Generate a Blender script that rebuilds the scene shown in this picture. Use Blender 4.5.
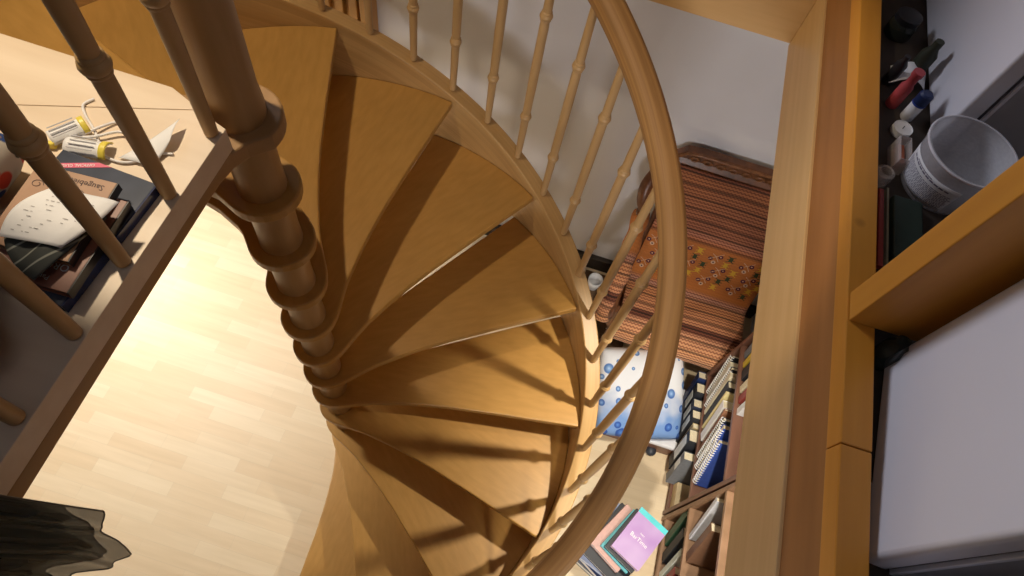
import bpy, bmesh, math, random
from mathutils import Vector, Matrix
random.seed(7)
PI = math.pi
for o in list(bpy.data.objects): bpy.data.objects.remove(o)
scn = bpy.context.scene
C = scn.collection
# ------------------------------------------------------------------ camera, light, exposure
cd = bpy.data.cameras.new('camera'); cam = bpy.data.objects.new('camera', cd); C.objects.link(cam)
cd.sensor_width = 36; cd.lens = 660.03 / 1024 * 36; cd.clip_start = 0.02
R0 = (0.952395994830741, 0.2791624612535596, 0.12251607754583843)
R1 = (0.30374531088136847, -0.834514891348132, -0.4596995564885789)
R2 = (-0.026089368484956785, 0.4750297004873172, -0.8795829287264424)
m = Matrix.Identity(4)
for i in range(3):
    m[i][0] = R0[i]; m[i][1] = -R1[i]; m[i][2] = -R2[i]
m[0][3], m[1][3], m[2][3] = 0.560975, -0.647260, 3.302347
cam.matrix_world = m
scn.camera = cam
w = bpy.data.worlds.new('world'); scn.world = w; w.use_nodes = True
w.node_tree.nodes['Background'].inputs[0].default_value = (0.9, 0.9, 1.0, 1); w.node_tree.nodes['Background'].inputs[1].default_value = 0.05
scn.view_settings.view_transform = 'Standard'; scn.view_settings.look = 'None'
scn.view_settings.exposure = 0.0; scn.view_settings.gamma = 1.0; scn.view_settings.use_curve_mapping = False

def lamp(name, kind, loc, power, color, size=0.1, rot=None, target=None, **kw):
    l = bpy.data.lights.new(name, kind); l.energy = power; l.color = color
    if kind == 'AREA': l.shape = 'DISK'; l.size = size
    else: l.shadow_soft_size = size
    for k, v in kw.items(): setattr(l, k, v)
    o = bpy.data.objects.new(name, l); C.objects.link(o); o.location = loc
    if target: o.rotation_euler = (Vector(target) - Vector(loc)).to_track_quat('-Z', 'Y').to_euler()
    return o
lamp('lower_ceiling_lamp', 'SPOT', (1.27, 0.15, 2.09), 92, (1.0, 0.92, 0.76), 0.018, target=(1.14, 0.0, 0.0), spot_size=math.radians(86), spot_blend=0.85)
lamp('back_wall_fill', 'SPOT', (1.15, -2.2, 2.0), 160, (1.0, 0.97, 0.97), 0.28, target=(0.75, 1.45, 1.45), spot_size=math.radians(36), spot_blend=0.4)  # unseen fill spot, added to brighten the white back wall
lamp('lower_front_ceiling_lamp', 'SPOT', (1.32, -1.5, 2.09), 270, (1.0, 0.94, 0.84), 0.12, target=(1.38, 0.25, 0.0), spot_size=math.radians(42), spot_blend=0.45)
lamp('lower_left_ceiling_lamp', 'SPOT', (-1.45, 0.50, 2.09), 390, (1.0, 0.95, 0.87), 0.12, target=(-1.20, 0.25, 0.0), spot_size=math.radians(97), spot_blend=0.6)
lamp('upper_lamp', 'SPOT', (-0.49, 0.10, 3.7), 70, (1.0, 0.83, 0.60), 0.045, target=(0.30, 0.50, 1.6), spot_size=math.radians(62), spot_blend=0.06)
lamp('cabinet_fill', 'SPOT', (-1.2, 1.2, 3.6), 120, (0.86, 0.88, 1.0), 0.35, target=(1.14, -0.14, 2.68), spot_size=math.radians(38), spot_blend=0.3)  # added cool fill aimed at cabinets and lining, no fixture behind it
lamp('upper_room_fill', 'AREA', (0.1, -0.7, 4.3), 2, (0.85, 0.88, 1.0), 0.9)  # weak bluish fill added as ambient for the upper storey

# ------------------------------------------------------------------ materials
def newmat(name):
    mt = bpy.data.materials.new(name); mt.use_nodes = True
    nt = mt.node_tree; b = nt.nodes['Principled BSDF']
    return mt, nt, b
def plain(name, col, rough=0.5, metal=0.0, bump=0.0, var=0.06, scale=30, **kw):
    mt, nt, b = newmat(name)
    b.inputs['Roughness'].default_value = rough; b.inputs['Metallic'].default_value = metal
    tc = nt.nodes.new('ShaderNodeTexCoord'); n = nt.nodes.new('ShaderNodeTexNoise'); n.inputs['Scale'].default_value = scale
    nt.links.new(tc.outputs['Object'], n.inputs['Vector'])
    r = nt.nodes.new('ShaderNodeValToRGB'); r.color_ramp.elements[0].position = 0.3; r.color_ramp.elements[1].position = 0.7
    r.color_ramp.elements[0].color = (*[max(0, c * (1 - var)) for c in col], 1); r.color_ramp.elements[1].color = (*[min(1, c * (1 + var)) for c in col], 1)
    nt.links.new(n.outputs['Fac'], r.inputs['Fac']); nt.links.new(r.outputs['Color'], b.inputs['Base Color'])
    if bump:
        bp = nt.nodes.new('ShaderNodeBump'); bp.inputs['Strength'].default_value = bump; bp.inputs['Distance'].default_value = 0.003
        nt.links.new(n.outputs['Fac'], bp.inputs['Height']); nt.links.new(bp.outputs['Normal'], b.inputs['Normal'])
    for k, v in kw.items(): b.inputs[k].default_value = v
    return mt
def wood(name, c1, c2, stretch=(2, 30, 30), rough=0.42, fleck=0.25, knots=False, coat=0.0, uv=False, lam=None):
    mt, nt, b = newmat(name); L = nt.links
    b.inputs['Roughness'].default_value = rough; b.inputs['Coat Weight'].default_value = coat; b.inputs['Coat Roughness'].default_value = 0.2
    tc = nt.nodes.new('ShaderNodeTexCoord'); mp = nt.nodes.new('ShaderNodeMapping'); mp.inputs['Scale'].default_value = stretch
    src = tc.outputs['UV'] if uv else tc.outputs['Object']
    L.new(src, mp.inputs['Vector'])
    n = nt.nodes.new('ShaderNodeTexNoise'); n.inputs['Scale'].default_value = 1.0; n.inputs['Detail'].default_value = 6; n.inputs['Distortion'].default_value = 0.15
    L.new(mp.outputs['Vector'], n.inputs['Vector'])
    r = nt.nodes.new('ShaderNodeValToRGB'); r.color_ramp.elements[0].position = 0.28; r.color_ramp.elements[1].position = 0.72
    r.color_ramp.elements[0].color = (*c1, 1); r.color_ramp.elements[1].color = (*c2, 1)
    L.new(n.outputs['Fac'], r.inputs['Fac'])
    col = r.outputs['Color']
    # broad, cloudy variation
    n2 = nt.nodes.new('ShaderNodeTexNoise'); n2.inputs['Scale'].default_value = 3.0; n2.inputs['Detail'].default_value = 3
    L.new(tc.outputs['Object'], n2.inputs['Vector'])
    r2 = nt.nodes.new('ShaderNodeValToRGB'); r2.color_ramp.elements[0].position = 0.3; r2.color_ramp.elements[1].position = 0.7
    r2.color_ramp.elements[0].color = (1 - fleck, 1 - fleck, 1 - fleck, 1); r2.color_ramp.elements[1].color = (1, 1, 1, 1)
    L.new(n2.outputs['Fac'], r2.inputs['Fac'])
    mx = nt.nodes.new('ShaderNodeMix'); mx.data_type = 'RGBA'; mx.blend_type = 'MULTIPLY'; mx.inputs['Factor'].default_value = 1
    L.new(col, mx.inputs['A']); L.new(r2.outputs['Color'], mx.inputs['B']); col = mx.outputs['Result']
    if lam:                                                     # glued staves: width in metres across local y
        sp = nt.nodes.new('ShaderNodeSeparateXYZ'); L.new(src, sp.inputs[0])
        dv = nt.nodes.new('ShaderNodeMath'); dv.operation = 'DIVIDE'; L.new(sp.outputs[lam[0]], dv.inputs[0]); dv.inputs[1].default_value = lam[1]
        fl = nt.nodes.new('ShaderNodeMath'); fl.operation = 'FLOOR'; L.new(dv.outputs[0], fl.inputs[0])
        wn = nt.nodes.new('ShaderNodeTexWhiteNoise'); wn.noise_dimensions = '1D'; L.new(fl.outputs[0], wn.inputs['W'])
        mr = nt.nodes.new('ShaderNodeMapRange'); mr.inputs['To Min'].default_value = lam[2]; mr.inputs['To Max'].default_value = 1.0; L.new(wn.outputs['Value'], mr.inputs['Value'])
        m2 = nt.nodes.new('ShaderNodeMix'); m2.data_type = 'RGBA'; m2.blend_type = 'MULTIPLY'; m2.inputs['Factor'].default_value = 1
        L.new(col, m2.inputs['A']); L.new(mr.outputs['Result'], m2.inputs['B']); col = m2.outputs['Result']
    if knots:
        v = nt.nodes.new('ShaderNodeTexVoronoi'); v.inputs['Scale'].default_value = 4.5
        L.new(tc.outputs['Object'], v.inputs['Vector'])
        rk = nt.nodes.new('ShaderNodeValToRGB'); rk.color_ramp.elements[0].position = 0.02; rk.color_ramp.elements[1].position = 0.075
        rk.color_ramp.elements[0].color = (0.25, 0.15, 0.1, 1); rk.color_ramp.elements[1].color = (1, 1, 1, 1)
        L.new(v.outputs['Distance'], rk.inputs['Fac'])
        m3 = nt.nodes.new('ShaderNodeMix'); m3.data_type = 'RGBA'; m3.blend_type = 'MULTIPLY'; m3.inputs['Factor'].default_value = 1
        L.new(col, m3.inputs['A']); L.new(rk.outputs['Color'], m3.inputs['B']); col = m3.outputs['Result']
    L.new(col, b.inputs['Base Color'])
    bp = nt.nodes.new('ShaderNodeBump'); bp.inputs['Strength'].default_value = 0.06; bp.inputs['Distance'].default_value = 0.002
    L.new(n.outputs['Fac'], bp.inputs['Height']); L.new(bp.outputs['Normal'], b.inputs['Normal'])
    return mt

M_tread = wood('beech_tread', (0.44, 0.230, 0.052), (0.51, 0.272, 0.068), (14, 60, 60), rough=0.42, fleck=0.10, coat=0.08, lam=(1, 0.085, 0.95))
M_string = wood('beech_stringer', (0.46, 0.26, 0.09), (0.60, 0.37, 0.15), (2.5, 22, 1), rough=0.42, fleck=0.12, uv=True, lam=(1, 0.006, 0.86))
M_rail = wood('beech_handrail', (0.34, 0.17, 0.055), (0.50, 0.27, 0.095), (2.0, 90, 1), rough=0.50, fleck=0.10, coat=0.0, uv=True, lam=(1, 0.008, 0.78))
M_bal = wood('beech_turned', (0.44, 0.27, 0.11), (0.58, 0.37, 0.17), (30, 30, 4), rough=0.42, fleck=0.10)
M_post = wood('beech_newel', (0.40, 0.235, 0.09), (0.54, 0.33, 0.145), (26, 26, 3), rough=0.40, fleck=0.14)
M_land = wood('landing_boards', (0.78, 0.62, 0.45), (0.88, 0.73, 0.56), (2, 26, 26), rough=0.42, fleck=0.08)
M_curb = wood('landing_edge_wood', (0.36, 0.20, 0.08), (0.48, 0.28, 0.12), (26, 2, 26), rough=0.45, fleck=0.12)
M_trim = wood('trim_birch', (0.60, 0.37, 0.15), (0.68, 0.44, 0.20), (1.5, 1.5, 40), rough=0.38, fleck=0.08)
M_pine = wood('orange_pine', (0.56, 0.22, 0.022), (0.70, 0.31, 0.04), (20, 2, 20), rough=0.42, fleck=0.12, knots=True)
M_pinez = wood('orange_pine_upright', (0.56, 0.22, 0.022), (0.70, 0.31, 0.04), (22, 22, 2), rough=0.42, fleck=0.12, knots=True)
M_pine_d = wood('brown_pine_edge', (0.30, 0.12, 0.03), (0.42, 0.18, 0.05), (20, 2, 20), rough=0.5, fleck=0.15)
M_mahog = wood('dark_red_shelf_wood', (0.13, 0.055, 0.035), (0.21, 0.10, 0.065), (14, 2, 14), rough=0.4, fleck=0.1)
M_walnut = wood('brown_shelf_wood', (0.22, 0.12, 0.06), (0.32, 0.18, 0.10), (3, 14, 14), rough=0.45, fleck=0.1)
M_carved = wood('carved_dark_wood', (0.10, 0.035, 0.012), (0.24, 0.09, 0.035), (30, 30, 30), rough=0.35, fleck=0.3)
M_slat = wood('slat_pine', (0.55, 0.27, 0.06), (0.70, 0.38, 0.12), (20, 20, 2), rough=0.45)
M_wall = plain('white_plaster', (0.72, 0.72, 0.76), 0.8, var=0.03, scale=3)
M_ceil = plain('white_ceiling', (0.72, 0.70, 0.66), 0.8, var=0.02)
M_white = plain('white_laminate', (0.80, 0.80, 0.86), 0.35, var=0.02, scale=4)
M_whiteg = plain('grey_white_metal', (0.42, 0.40, 0.41), 0.45, var=0.04)
M_seal = plain('dark_gasket', (0.10, 0.09, 0.09), 0.6)
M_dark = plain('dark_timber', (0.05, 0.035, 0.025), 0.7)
M_blackbase = plain('black_baseboard', (0.025, 0.018, 0.014), 0.5)
M_paper = plain('white_paper', (0.85, 0.85, 0.86), 0.7, var=0.02)
M_cream = plain('cream_pages', (0.74, 0.66, 0.48), 0.8, var=0.08, scale=120)
M_black = plain('black_plastic', (0.02, 0.02, 0.024), 0.3)
M_label = plain('pale_label', (0.72, 0.74, 0.72), 0.6)
M_text = plain('dark_ink', (0.06, 0.03, 0.03), 0.6)
M_tw = plain('white_ink', (0.9, 0.9, 0.9), 0.6)
M_yel = plain('yellow_wrapper', (0.85, 0.70, 0.10), 0.4)
M_chrome = plain('steel_wire', (0.7, 0.7, 0.72), 0.25, metal=1.0)
M_cable = plain('white_cable', (0.82, 0.80, 0.80), 0.4)
_cc = {}
def colr(c, rough=0.5):
    k = (tuple(c), rough)
    if k not in _cc: _cc[k] = plain('cover_%02d' % len(_cc), c, rough, var=0.08, scale=60)
    return _cc[k]
def glass(name, col, rough=0.1, alpha=0.35, trans=0.0):
    mt, nt, b = newmat(name)
    n = nt.nodes.new('ShaderNodeTexNoise'); n.inputs['Scale'].default_value = 25
    mr = nt.nodes.new('ShaderNodeMapRange'); mr.inputs['To Min'].default_value = alpha * 0.85; mr.inputs['To Max'].default_value = min(1, alpha * 1.15)
    nt.links.new(n.outputs['Fac'], mr.inputs['Value']); nt.links.new(mr.outputs['Result'], b.inputs['Alpha'])
    b.inputs['Base Color'].default_value = (*col, 1); b.inputs['Roughness'].default_value = rough; b.inputs['Transmission Weight'].default_value = trans
    return mt
M_clear = glass('cloudy_plastic', (0.78, 0.77, 0.80), 0.25, 0.45)
M_clear2 = glass('clear_plastic', (0.75, 0.68, 0.64), 0.15, 0.35)
M_dglass = glass('dark_glass', (0.03, 0.035, 0.03), 0.06, 0.85)

# laminate floor
def laminate():
    mt, nt, b = newmat('laminate_floor'); L = nt.links
    tc = nt.nodes.new('ShaderNodeTexCoord')
    def brick(wd, rh, off, c1, c2, mort):
        br = nt.nodes.new('ShaderNodeTexBrick'); br.offset = off; br.offset_frequency = 2; br.squash = 1.0
        br.inputs['Scale'].default_value = 1; br.inputs['Brick Width'].default_value = wd; br.inputs['Row Height'].default_value = rh
        br.inputs['Mortar Size'].default_value = mort; br.inputs['Mortar Smooth'].default_value = 0.3; br.inputs['Bias'].default_value = 0
        br.inputs['Color1'].default_value = (*c1, 1); br.inputs['Color2'].default_value = (*c2, 1); br.inputs['Mortar'].default_value = (*[x * 0.8 for x in c1], 1)
        L.new(tc.outputs['Object'], br.inputs['Vector']); return br
    b1 = brick(0.37, 0.064, 0.37, (0.80, 0.67, 0.48), (0.74, 0.58, 0.385), 0.0005)
    n = nt.nodes.new('ShaderNodeTexNoise'); mp = nt.nodes.new('ShaderNodeMapping'); mp.inputs['Scale'].default_value = (3, 40, 1)
    L.new(tc.outputs['Object'], mp.inputs['Vector']); L.new(mp.outputs['Vector'], n.inputs['Vector']); n.inputs['Scale'].default_value = 1; n.inputs['Detail'].default_value = 5
    r = nt.nodes.new('ShaderNodeValToRGB'); r.color_ramp.elements[0].position = .25; r.color_ramp.elements[1].position = .75
    r.color_ramp.elements[0].color = (.90, .88, .84, 1); r.color_ramp.elements[1].color = (1, 1, 1, 1); L.new(n.outputs['Fac'], r.inputs['Fac'])
    mx = nt.nodes.new('ShaderNodeMix'); mx.data_type = 'RGBA'; mx.blend_type = 'MULTIPLY'; mx.inputs['Factor'].default_value = 1
    L.new(b1.outputs['Color'], mx.inputs['A']); L.new(r.outputs['Color'], mx.inputs['B'])
    L.new(mx.outputs['Result'], b.inputs['Base Color'])
    b.inputs['Roughness'].default_value = 0.5
    b.inputs['Specular IOR Level'].default_value = 0.3
    return mt
M_floor = laminate()

# ------------------------------------------------------------------ mesh helpers
ORI = {}
def org(o):
    return ORI.get(o.name, Vector((0, 0, 0))) if o else Vector((0, 0, 0))
def obj(name, bm, mat, parent=None, smooth=False, bevel=0.0, local=False, seg=2, auto=None):
    if parent is not None and not local:
        bmesh.ops.translate(bm, verts=bm.verts, vec=-org(parent))
    me = bpy.data.meshes.new(name); bm.normal_update(); bm.to_mesh(me); bm.free()
    o = bpy.data.objects.new(name, me); C.objects.link(o)
    if mat is not None:
        for mm in (mat if isinstance(mat, (list, tuple)) else [mat]): me.materials.append(mm)
    if parent is not None:
        o.parent = parent; ORI[o.name] = org(parent) if not local else Vector((0, 0, 0))
    if smooth or auto:
        me.polygons.foreach_set('use_smooth', [True] * len(me.polygons))
        if auto:
            me.set_sharp_from_angle(angle=math.radians(auto))
    if bevel:
        md = o.modifiers.new('bevel', 'BEVEL'); md.width = bevel; md.segments = seg; md.limit_method = 'ANGLE'; md.angle_limit = math.radians(40)
    return o
def tag(o, label, cat, group=None):
    o['label'] = label; o['category'] = cat
    if group: o['group'] = group
    return o
def thing(name, label, cat, loc=(0, 0, 0), group=None, rot=None):
    o = bpy.data.objects.new(name, None); C.objects.link(o); o.location = loc; o.empty_display_size = 0.05
    if rot: o.rotation_euler = rot; ORI[o.name] = Vector((0, 0, 0))
    else: ORI[o.name] = Vector(loc)
    return tag(o, label, cat, group)
def struct(name, bm, mat, **kw):
    o = obj(name, bm, mat, **kw); o['kind'] = 'structure'; return o
def box(bm, x0, x1, y0, y1, z0, z1, mtx=None):
    vs = [bm.verts.new((x, y, z)) for x in (x0, x1) for y in (y0, y1) for z in (z0, z1)]
    q = [(0, 1, 3, 2), (4, 6, 7, 5), (0, 4, 5, 1), (2, 3, 7, 6), (0, 2, 6, 4), (1, 5, 7, 3)]
    fs = [bm.faces.new([vs[i] for i in f]) for f in q]
    if mtx is not None: bmesh.ops.transform(bm, matrix=mtx, verts=vs)
    bmesh.ops.recalc_face_normals(bm, faces=fs)
    return vs
def B(*a, mtx=None):
    bm = bmesh.new(); box(bm, *a, mtx=mtx); return bm
def prism(bm, poly, z0, z1, mtx=None):
    n = len(poly); lo = [bm.verts.new((p[0], p[1], z0)) for p in poly]; hi = [bm.verts.new((p[0], p[1], z1)) for p in poly]
    fs = [bm.faces.new(lo[::-1]), bm.faces.new(hi)]
    for i in range(n): fs.append(bm.faces.new((lo[i], lo[(i + 1) % n], hi[(i + 1) % n], hi[i])))
    if mtx is not None: bmesh.ops.transform(bm, matrix=mtx, verts=lo + hi)
    bmesh.ops.recalc_face_normals(bm, faces=fs)
    return bm
def lathe(bm, prof, c=(0, 0, 0), seg=24, mtx=None, closed=False):
    rings = []; allv = []
    for r, z in prof:
        ring = [bm.verts.new((c[0] + r * math.cos(2 * PI * k / seg), c[1] + r * math.sin(2 * PI * k / seg), c[2] + z)) for k in range(seg)]
        rings.append(ring); allv += ring
    fs = []
    for a, b in zip(rings, rings[1:] + ([rings[0]] if closed else [])):
        for k in range(seg): fs.append(bm.faces.new((a[k], a[(k + 1) % seg], b[(k + 1) % seg], b[k])))
    if not closed:
        fs.append(bm.faces.new(rings[0][::-1])); fs.append(bm.faces.new(rings[-1]))
    bmesh.ops.recalc_face_normals(bm, faces=fs)
    if mtx is not None: bmesh.ops.transform(bm, matrix=mtx, verts=allv)
    return bm
def tube(bm, pts, r, seg=8, closed=False):
    pts = [Vector(p) for p in pts]; rings = []
    n = len(pts); up = Vector((0, 0, 1))
    prev = None
    for i, p in enumerate(pts):
        if closed: t = pts[(i + 1) % n] - pts[i - 1]
        else: t = pts[min(i + 1, n - 1)] - pts[max(i - 1, 0)]
        t.normalize()
        if prev is None:
            a = t.orthogonal().normalized()
        else:
            a = (prev - t * prev.dot(t)).normalized()
        prev = a; b = t.cross(a)
        rr = r[i] if isinstance(r, (list, tuple)) else r
        rings.append([bm.verts.new(p + a * rr * math.cos(2 * PI * k / seg) + b * rr * math.sin(2 * PI * k / seg)) for k in range(seg)])
    fs = []
    for i in range(n if closed else n - 1):
        a, b = rings[i], rings[(i + 1) % n]
        for k in range(seg): fs.append(bm.faces.new((a[k], a[(k + 1) % seg], b[(k + 1) % seg], b[k])))
    if not closed:
        fs.append(bm.faces.new(rings[0][::-1])); fs.append(bm.faces.new(rings[-1]))
    bmesh.ops.recalc_face_normals(bm, faces=fs)
    return bm
def smoothpts(pts, k=6):
    pts = [Vector(p) for p in pts]; out = []
    for i in range(len(pts) - 1):
        p0 = pts[max(i - 1, 0)]; p1 = pts[i]; p2 = pts[i + 1]; p3 = pts[min(i + 2, len(pts) - 1)]
        for j in range(k):
            t = j / k
            out.append(0.5 * ((2 * p1) + (p2 - p0) * t + (2 * p0 - 5 * p1 + 4 * p2 - p3) * t * t + (3 * p1 - p0 - 3 * p2 + p3) * t ** 3))
    out.append(pts[-1]); return out
def sheet(bm, fn, nu, nv, thick=0.0):
    """fn(u,v)->point ; makes a grid with UVs"""
    uvl = bm.loops.layers.uv.verify()
    g = [[bm.verts.new(fn(i / nu, j / nv)) for j in range(nv + 1)] for i in range(nu + 1)]
    fs = []
    for i in range(nu):
        for j in range(nv):
            f = bm.faces.new((g[i][j], g[i + 1][j], g[i + 1][j + 1], g[i][j + 1])); fs.append(f)
            for l, (a, b) in zip(f.loops, ((i, j), (i + 1, j), (i + 1, j + 1), (i, j + 1))): l[uvl].uv = (a / nu, b / nv)
    if thick:
        bmesh.ops.recalc_face_normals(bm, faces=fs)
        bmesh.ops.solidify(bm, geom=fs, thickness=thick)
    return g
def text(name, body, size, loc, rot, mat, parent=None, ext=0.0002):
    cu = bpy.data.curves.new(name, 'FONT'); cu.body = body; cu.size = size; cu.extrude = ext; cu.align_x = 'CENTER'; cu.align_y = 'CENTER'; cu.resolution_u = 2
    tmp = bpy.data.objects.new(name + '_tmp', cu); C.objects.link(tmp); bpy.context.view_layer.update()
    me = bpy.data.meshes.new_from_object(tmp.evaluated_get(bpy.context.evaluated_depsgraph_get())); me.name = name
    bpy.data.objects.remove(tmp); bpy.data.curves.remove(cu)
    o = bpy.data.objects.new(name, me); C.objects.link(o); me.materials.clear(); me.materials.append(mat)
    o.rotation_euler = rot; o.location = loc
    if parent is not None: o.parent = parent
    return o
def rotz_at(x, y, a, z=0): return Matrix.Translation((x, y, z)) @ Matrix.Rotation(a, 4, 'Z')

Z0 = 2.40            # height of the landing board; floor is 0
H = 0.20; D = math.radians(24.51); TH0 = math.radians(180.38); RT = 0.895
# ------------------------------------------------------------------ room shell
struct('floor', B(-3, 1.9, -3, 1.5, -0.05, 0), M_floor)
struct('wall_back', B(-3.1, 2.0, 1.45, 1.55, -0.05, 4.4), M_wall)
struct('wall_right', B(1.85, 1.95, -3, 1.45, -0.05, 4.4), M_wall)
struct('wall_left', B(-3.1, -3, -3, 1.45, -0.05, 4.4), M_wall)
struct('wall_front', B(-3.1, 1.95, -3.1, -3, -0.05, 4.4), M_wall)
struct('ceiling', B(-3.1, 1.95, -3.1, 1.55, 4.4, 4.5), M_ceil)
bm = bmesh.new()
box(bm, -3, -1.06, -3, 1.45, 2.10, 2.40); box(bm, 1.055, 1.85, -3, 1.45, 2.10, 2.39)
box(bm, -1.06, 1.055, 1.02, 1.45, 2.10, 2.40); box(bm, -1.06, 1.055, -3, -1.15, 2.10, 2.40)
struct('floor_upper', bm, M_ceil)
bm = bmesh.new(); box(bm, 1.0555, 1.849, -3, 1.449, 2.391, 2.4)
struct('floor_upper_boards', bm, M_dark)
# landing
bm = prism(bmesh.new(), [(0.030, -1.14), (0.030, -0.072), (-0.0245, -0.0530), (-1.05, -0.4360), (-1.05, -1.14)], 2.402, 2.45)
struct('floor_landing', bm, M_land, bevel=0.001)
bm = prism(bmesh.new(), [(-0.0240, -0.0515), (-0.085, -0.026), (-1.05, -0.026), (-1.05, -0.4348)], 2.402, 2.45)
struct('floor_landing_nosing', bm, M_land, bevel=0.001)
# lining of the stairwell opening
PY = [(-1.06, 1.02), (-1.06, 1.0), (1.04, 1.0), (1.055, 1.02)]
struct('trim_1', prism(bmesh.new(), PY, 2.10, 2.40), M_trim, bevel=0.002)
struct('trim_2', prism(bmesh.new(), [(1.055, 1.0195), (1.04, 0.9995), (1.04, -1.15), (1.055, -1.15)], 2.092, 2.285), M_trim, bevel=0.002)
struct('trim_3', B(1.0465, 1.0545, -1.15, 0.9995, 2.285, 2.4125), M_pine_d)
struct('trim_4', B(-1.06, 1.055, -1.15, -1.13, 2.10, 2.39), M_trim)
struct('trim_5', B(-1.06, -1.045, -1.13, 0.9995, 2.10, 2.39), M_trim)
struct('baseboard_back', B(-0.38, 1.84, 1.420, 1.4499, 0, 0.11), M_blackbase, bevel=0.004)

# curb beam along the edge, two lengths butted together, and the upright board
tag(obj('curb_beam', B(1.038, 1.084, -0.262, 0.998, 2.413, 2.452), M_pine, bevel=0.002), 'orange pine kerb beam along the stairwell edge, the longer length that the upright board stands on', 'beam', 'pine kerb beams on the stairwell edge')
tag(obj('curb_beam', B(1.0375, 1.0835, -1.13, -0.2635, 2.413, 2.4515), M_pine, bevel=0.002), 'orange pine kerb beam length nearest the bottom edge, butted against the length with the upright', 'beam', 'pine kerb beams on the stairwell edge')
tag(obj('upright_board', B(1.0415, 1.165, -0.064, -0.013, 2.4525, 4.39), M_pinez, bevel=0.002), 'orange pine upright board with knots rising from the kerb beam between two white cabinets', 'post')

# ------------------------------------------------------------------ spiral staircase
st = thing('spiral_staircase', 'beech spiral staircase winding down round a turned newel with open risers', 'staircase', (0, 0, 0))
# newel: one turned column, slightly waisted between the tread hubs
prof = [(0.049, 0.0)]
for k in range(11, 0, -1):
    zt = Z0 - H * k; nz = Z0 - H * (k - 1) - 0.03
    prof += [(0.0475, zt + 0.002), (0.0455, zt + 0.05), (0.0455, nz - 0.05), (0.0475, nz - 0.002)]
prof += [(0.0475, Z0 + 0.002), (0.049, Z0 + 0.02), (0.0455, Z0 + 0.06), (0.0455, 3.30), (0.05, 3.34), (0.05, 3.38), (0.036, 3.42), (0.01, 3.45)]
obj('newel_post', lathe(bmesh.new(), prof, seg=40), M_post, st, auto=35)
# treads
def tread_poly(wide=1.0):
    fr = [(0.893, 0), (0.6, -0.2), (0.42, -1.0), (0.32, -2.6), (0.25, -5.2), (0.20, -8.8), (0.165, -12.5), (0.138, -18), (0.115, -26), (0.098, -36), (0.086, -49), (0.078, -66), (0.0745, -88)]
    pts = [(r * math.cos(math.radians(a)), r * math.sin(math.radians(a))) for r, a in fr]
    for a in range(-100, -271, -12): pts.append((0.0740 * math.cos(math.radians(a)), 0.0740 * math.sin(math.radians(a))))
    # back edge: parallel to the next front line, 5 cm behind it
    dd = math.degrees(D)
    bk = [(0.078, 72), (0.088, 58), (0.105, 50), (0.13, 45), (0.165, 40.5), (0.21, 39.2), (0.27, 36.6), (0.36, 33.7), (0.5, 31.4), (0.7, 29.7), (0.893, 28.7)]
    pts += [(r * math.cos(math.radians(a)), r * math.sin(math.radians(a))) for r, a in bk]
    for a in (24, 20, 16, 12, 8, 4): pts.append((0.895 * math.cos(math.radians(a)), 0.895 * math.sin(math.radians(a))))
    return pts
first = None
for k in range(1, 12):
    if first is None:
        bm = prism(bmesh.new(), tread_poly(), -0.030, 0)
        first = obj('tread', bm, M_tread, st, bevel=0.005, seg=3, local=True); t = first
    else:
        t = first.copy(); C.objects.link(t); t.parent = st
    t.location = (0, 0, Z0 - H * k); t.rotation_euler = (0, 0, TH0 - D * k)
# landing plate with its hub
pl = [(0.0745 * math.cos(math.radians(a)), 0.0745 * math.sin(math.radians(a))) for a in range(170, -11, -12)]
pl += [(0.072, -0.022), (0.060, -0.036), (0.042, -0.055), (0.028, -0.085), (0.0225, -0.12), (0.022, -0.16), (0.023, -0.33), (0.028, -0.65), (0.031, -1.13), (-1.04, -1.13), (-1.04, 0.0), (-0.2, 0.0), (-0.11, 0.002)]
obj('landing_plate', prism(bmesh.new(), pl, 2.362, 2.40), M_curb, st, bevel=0.005, seg=3)
# stringer and handrail as helical sweeps
def helix(bm, sec, s0, s1, K, n=150, top=None):
    """sec: list of (r, dz, v) around the section; z = Z0 - H*s + K + dz"""
    uvl = bm.loops.layers.uv.verify(); rings = []
    for i in range(n + 1):
        s = s0 + (s1 - s0) * i / n; a = TH0 - D * s
        ring = []
        for r, dz in sec:
            z = Z0 - H * s + K + dz
            if top is not None: z = min(z, top)
            ring.append(bm.verts.new((r * math.cos(a), r * math.sin(a), max(z, 0.0))))
        rings.append(ring)
    m_ = len(sec); L = [0]
    for j in range(m_): 
        a, b = sec[j], sec[(j + 1) % m_]; L.append(L[-1] + math.hypot(a[0] - b[0], a[1] - b[1]))
    fs = []
    for i in range(n):
        for j in range(m_):
            f = bm.faces.new((rings[i][j], rings[i][(j + 1) % m_], rings[i + 1][(j + 1) % m_], rings[i + 1][j])); fs.append(f)
            for l, (ii, jj) in zip(f.loops, ((i, j), (i, j + 1), (i + 1, j + 1), (i + 1, j))):
                l[uvl].uv = ((s0 + (s1 - s0) * ii / n) * D * 0.93, L[jj])
    fs.append(bm.faces.new(rings[0])); fs.append(bm.faces.new(rings[-1][::-1]))
    bmesh.ops.recalc_face_normals(bm, faces=fs)
    return bm
obj('stringer', helix(bmesh.new(), [(0.895, -0.27), (0.895, 0.0), (0.950, 0.0), (0.950, -0.27)], 0.25, 11.85, 0.018, 200, top=2.40), M_string, st, auto=30, bevel=0.004)
RS = 0.9225
sec = [(0.8955, 0.022), (0.893, 0.030), (0.893, 0.046), (0.899, 0.062), (0.910, 0.072), (0.928, 0.079), (0.944, 0.079), (0.954, 0.072), (0.958, 0.058), (0.956, 0.026), (0.950, 0.012), (0.940, 0.006), (0.908, 0.006), (0.899, 0.012)]
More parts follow.
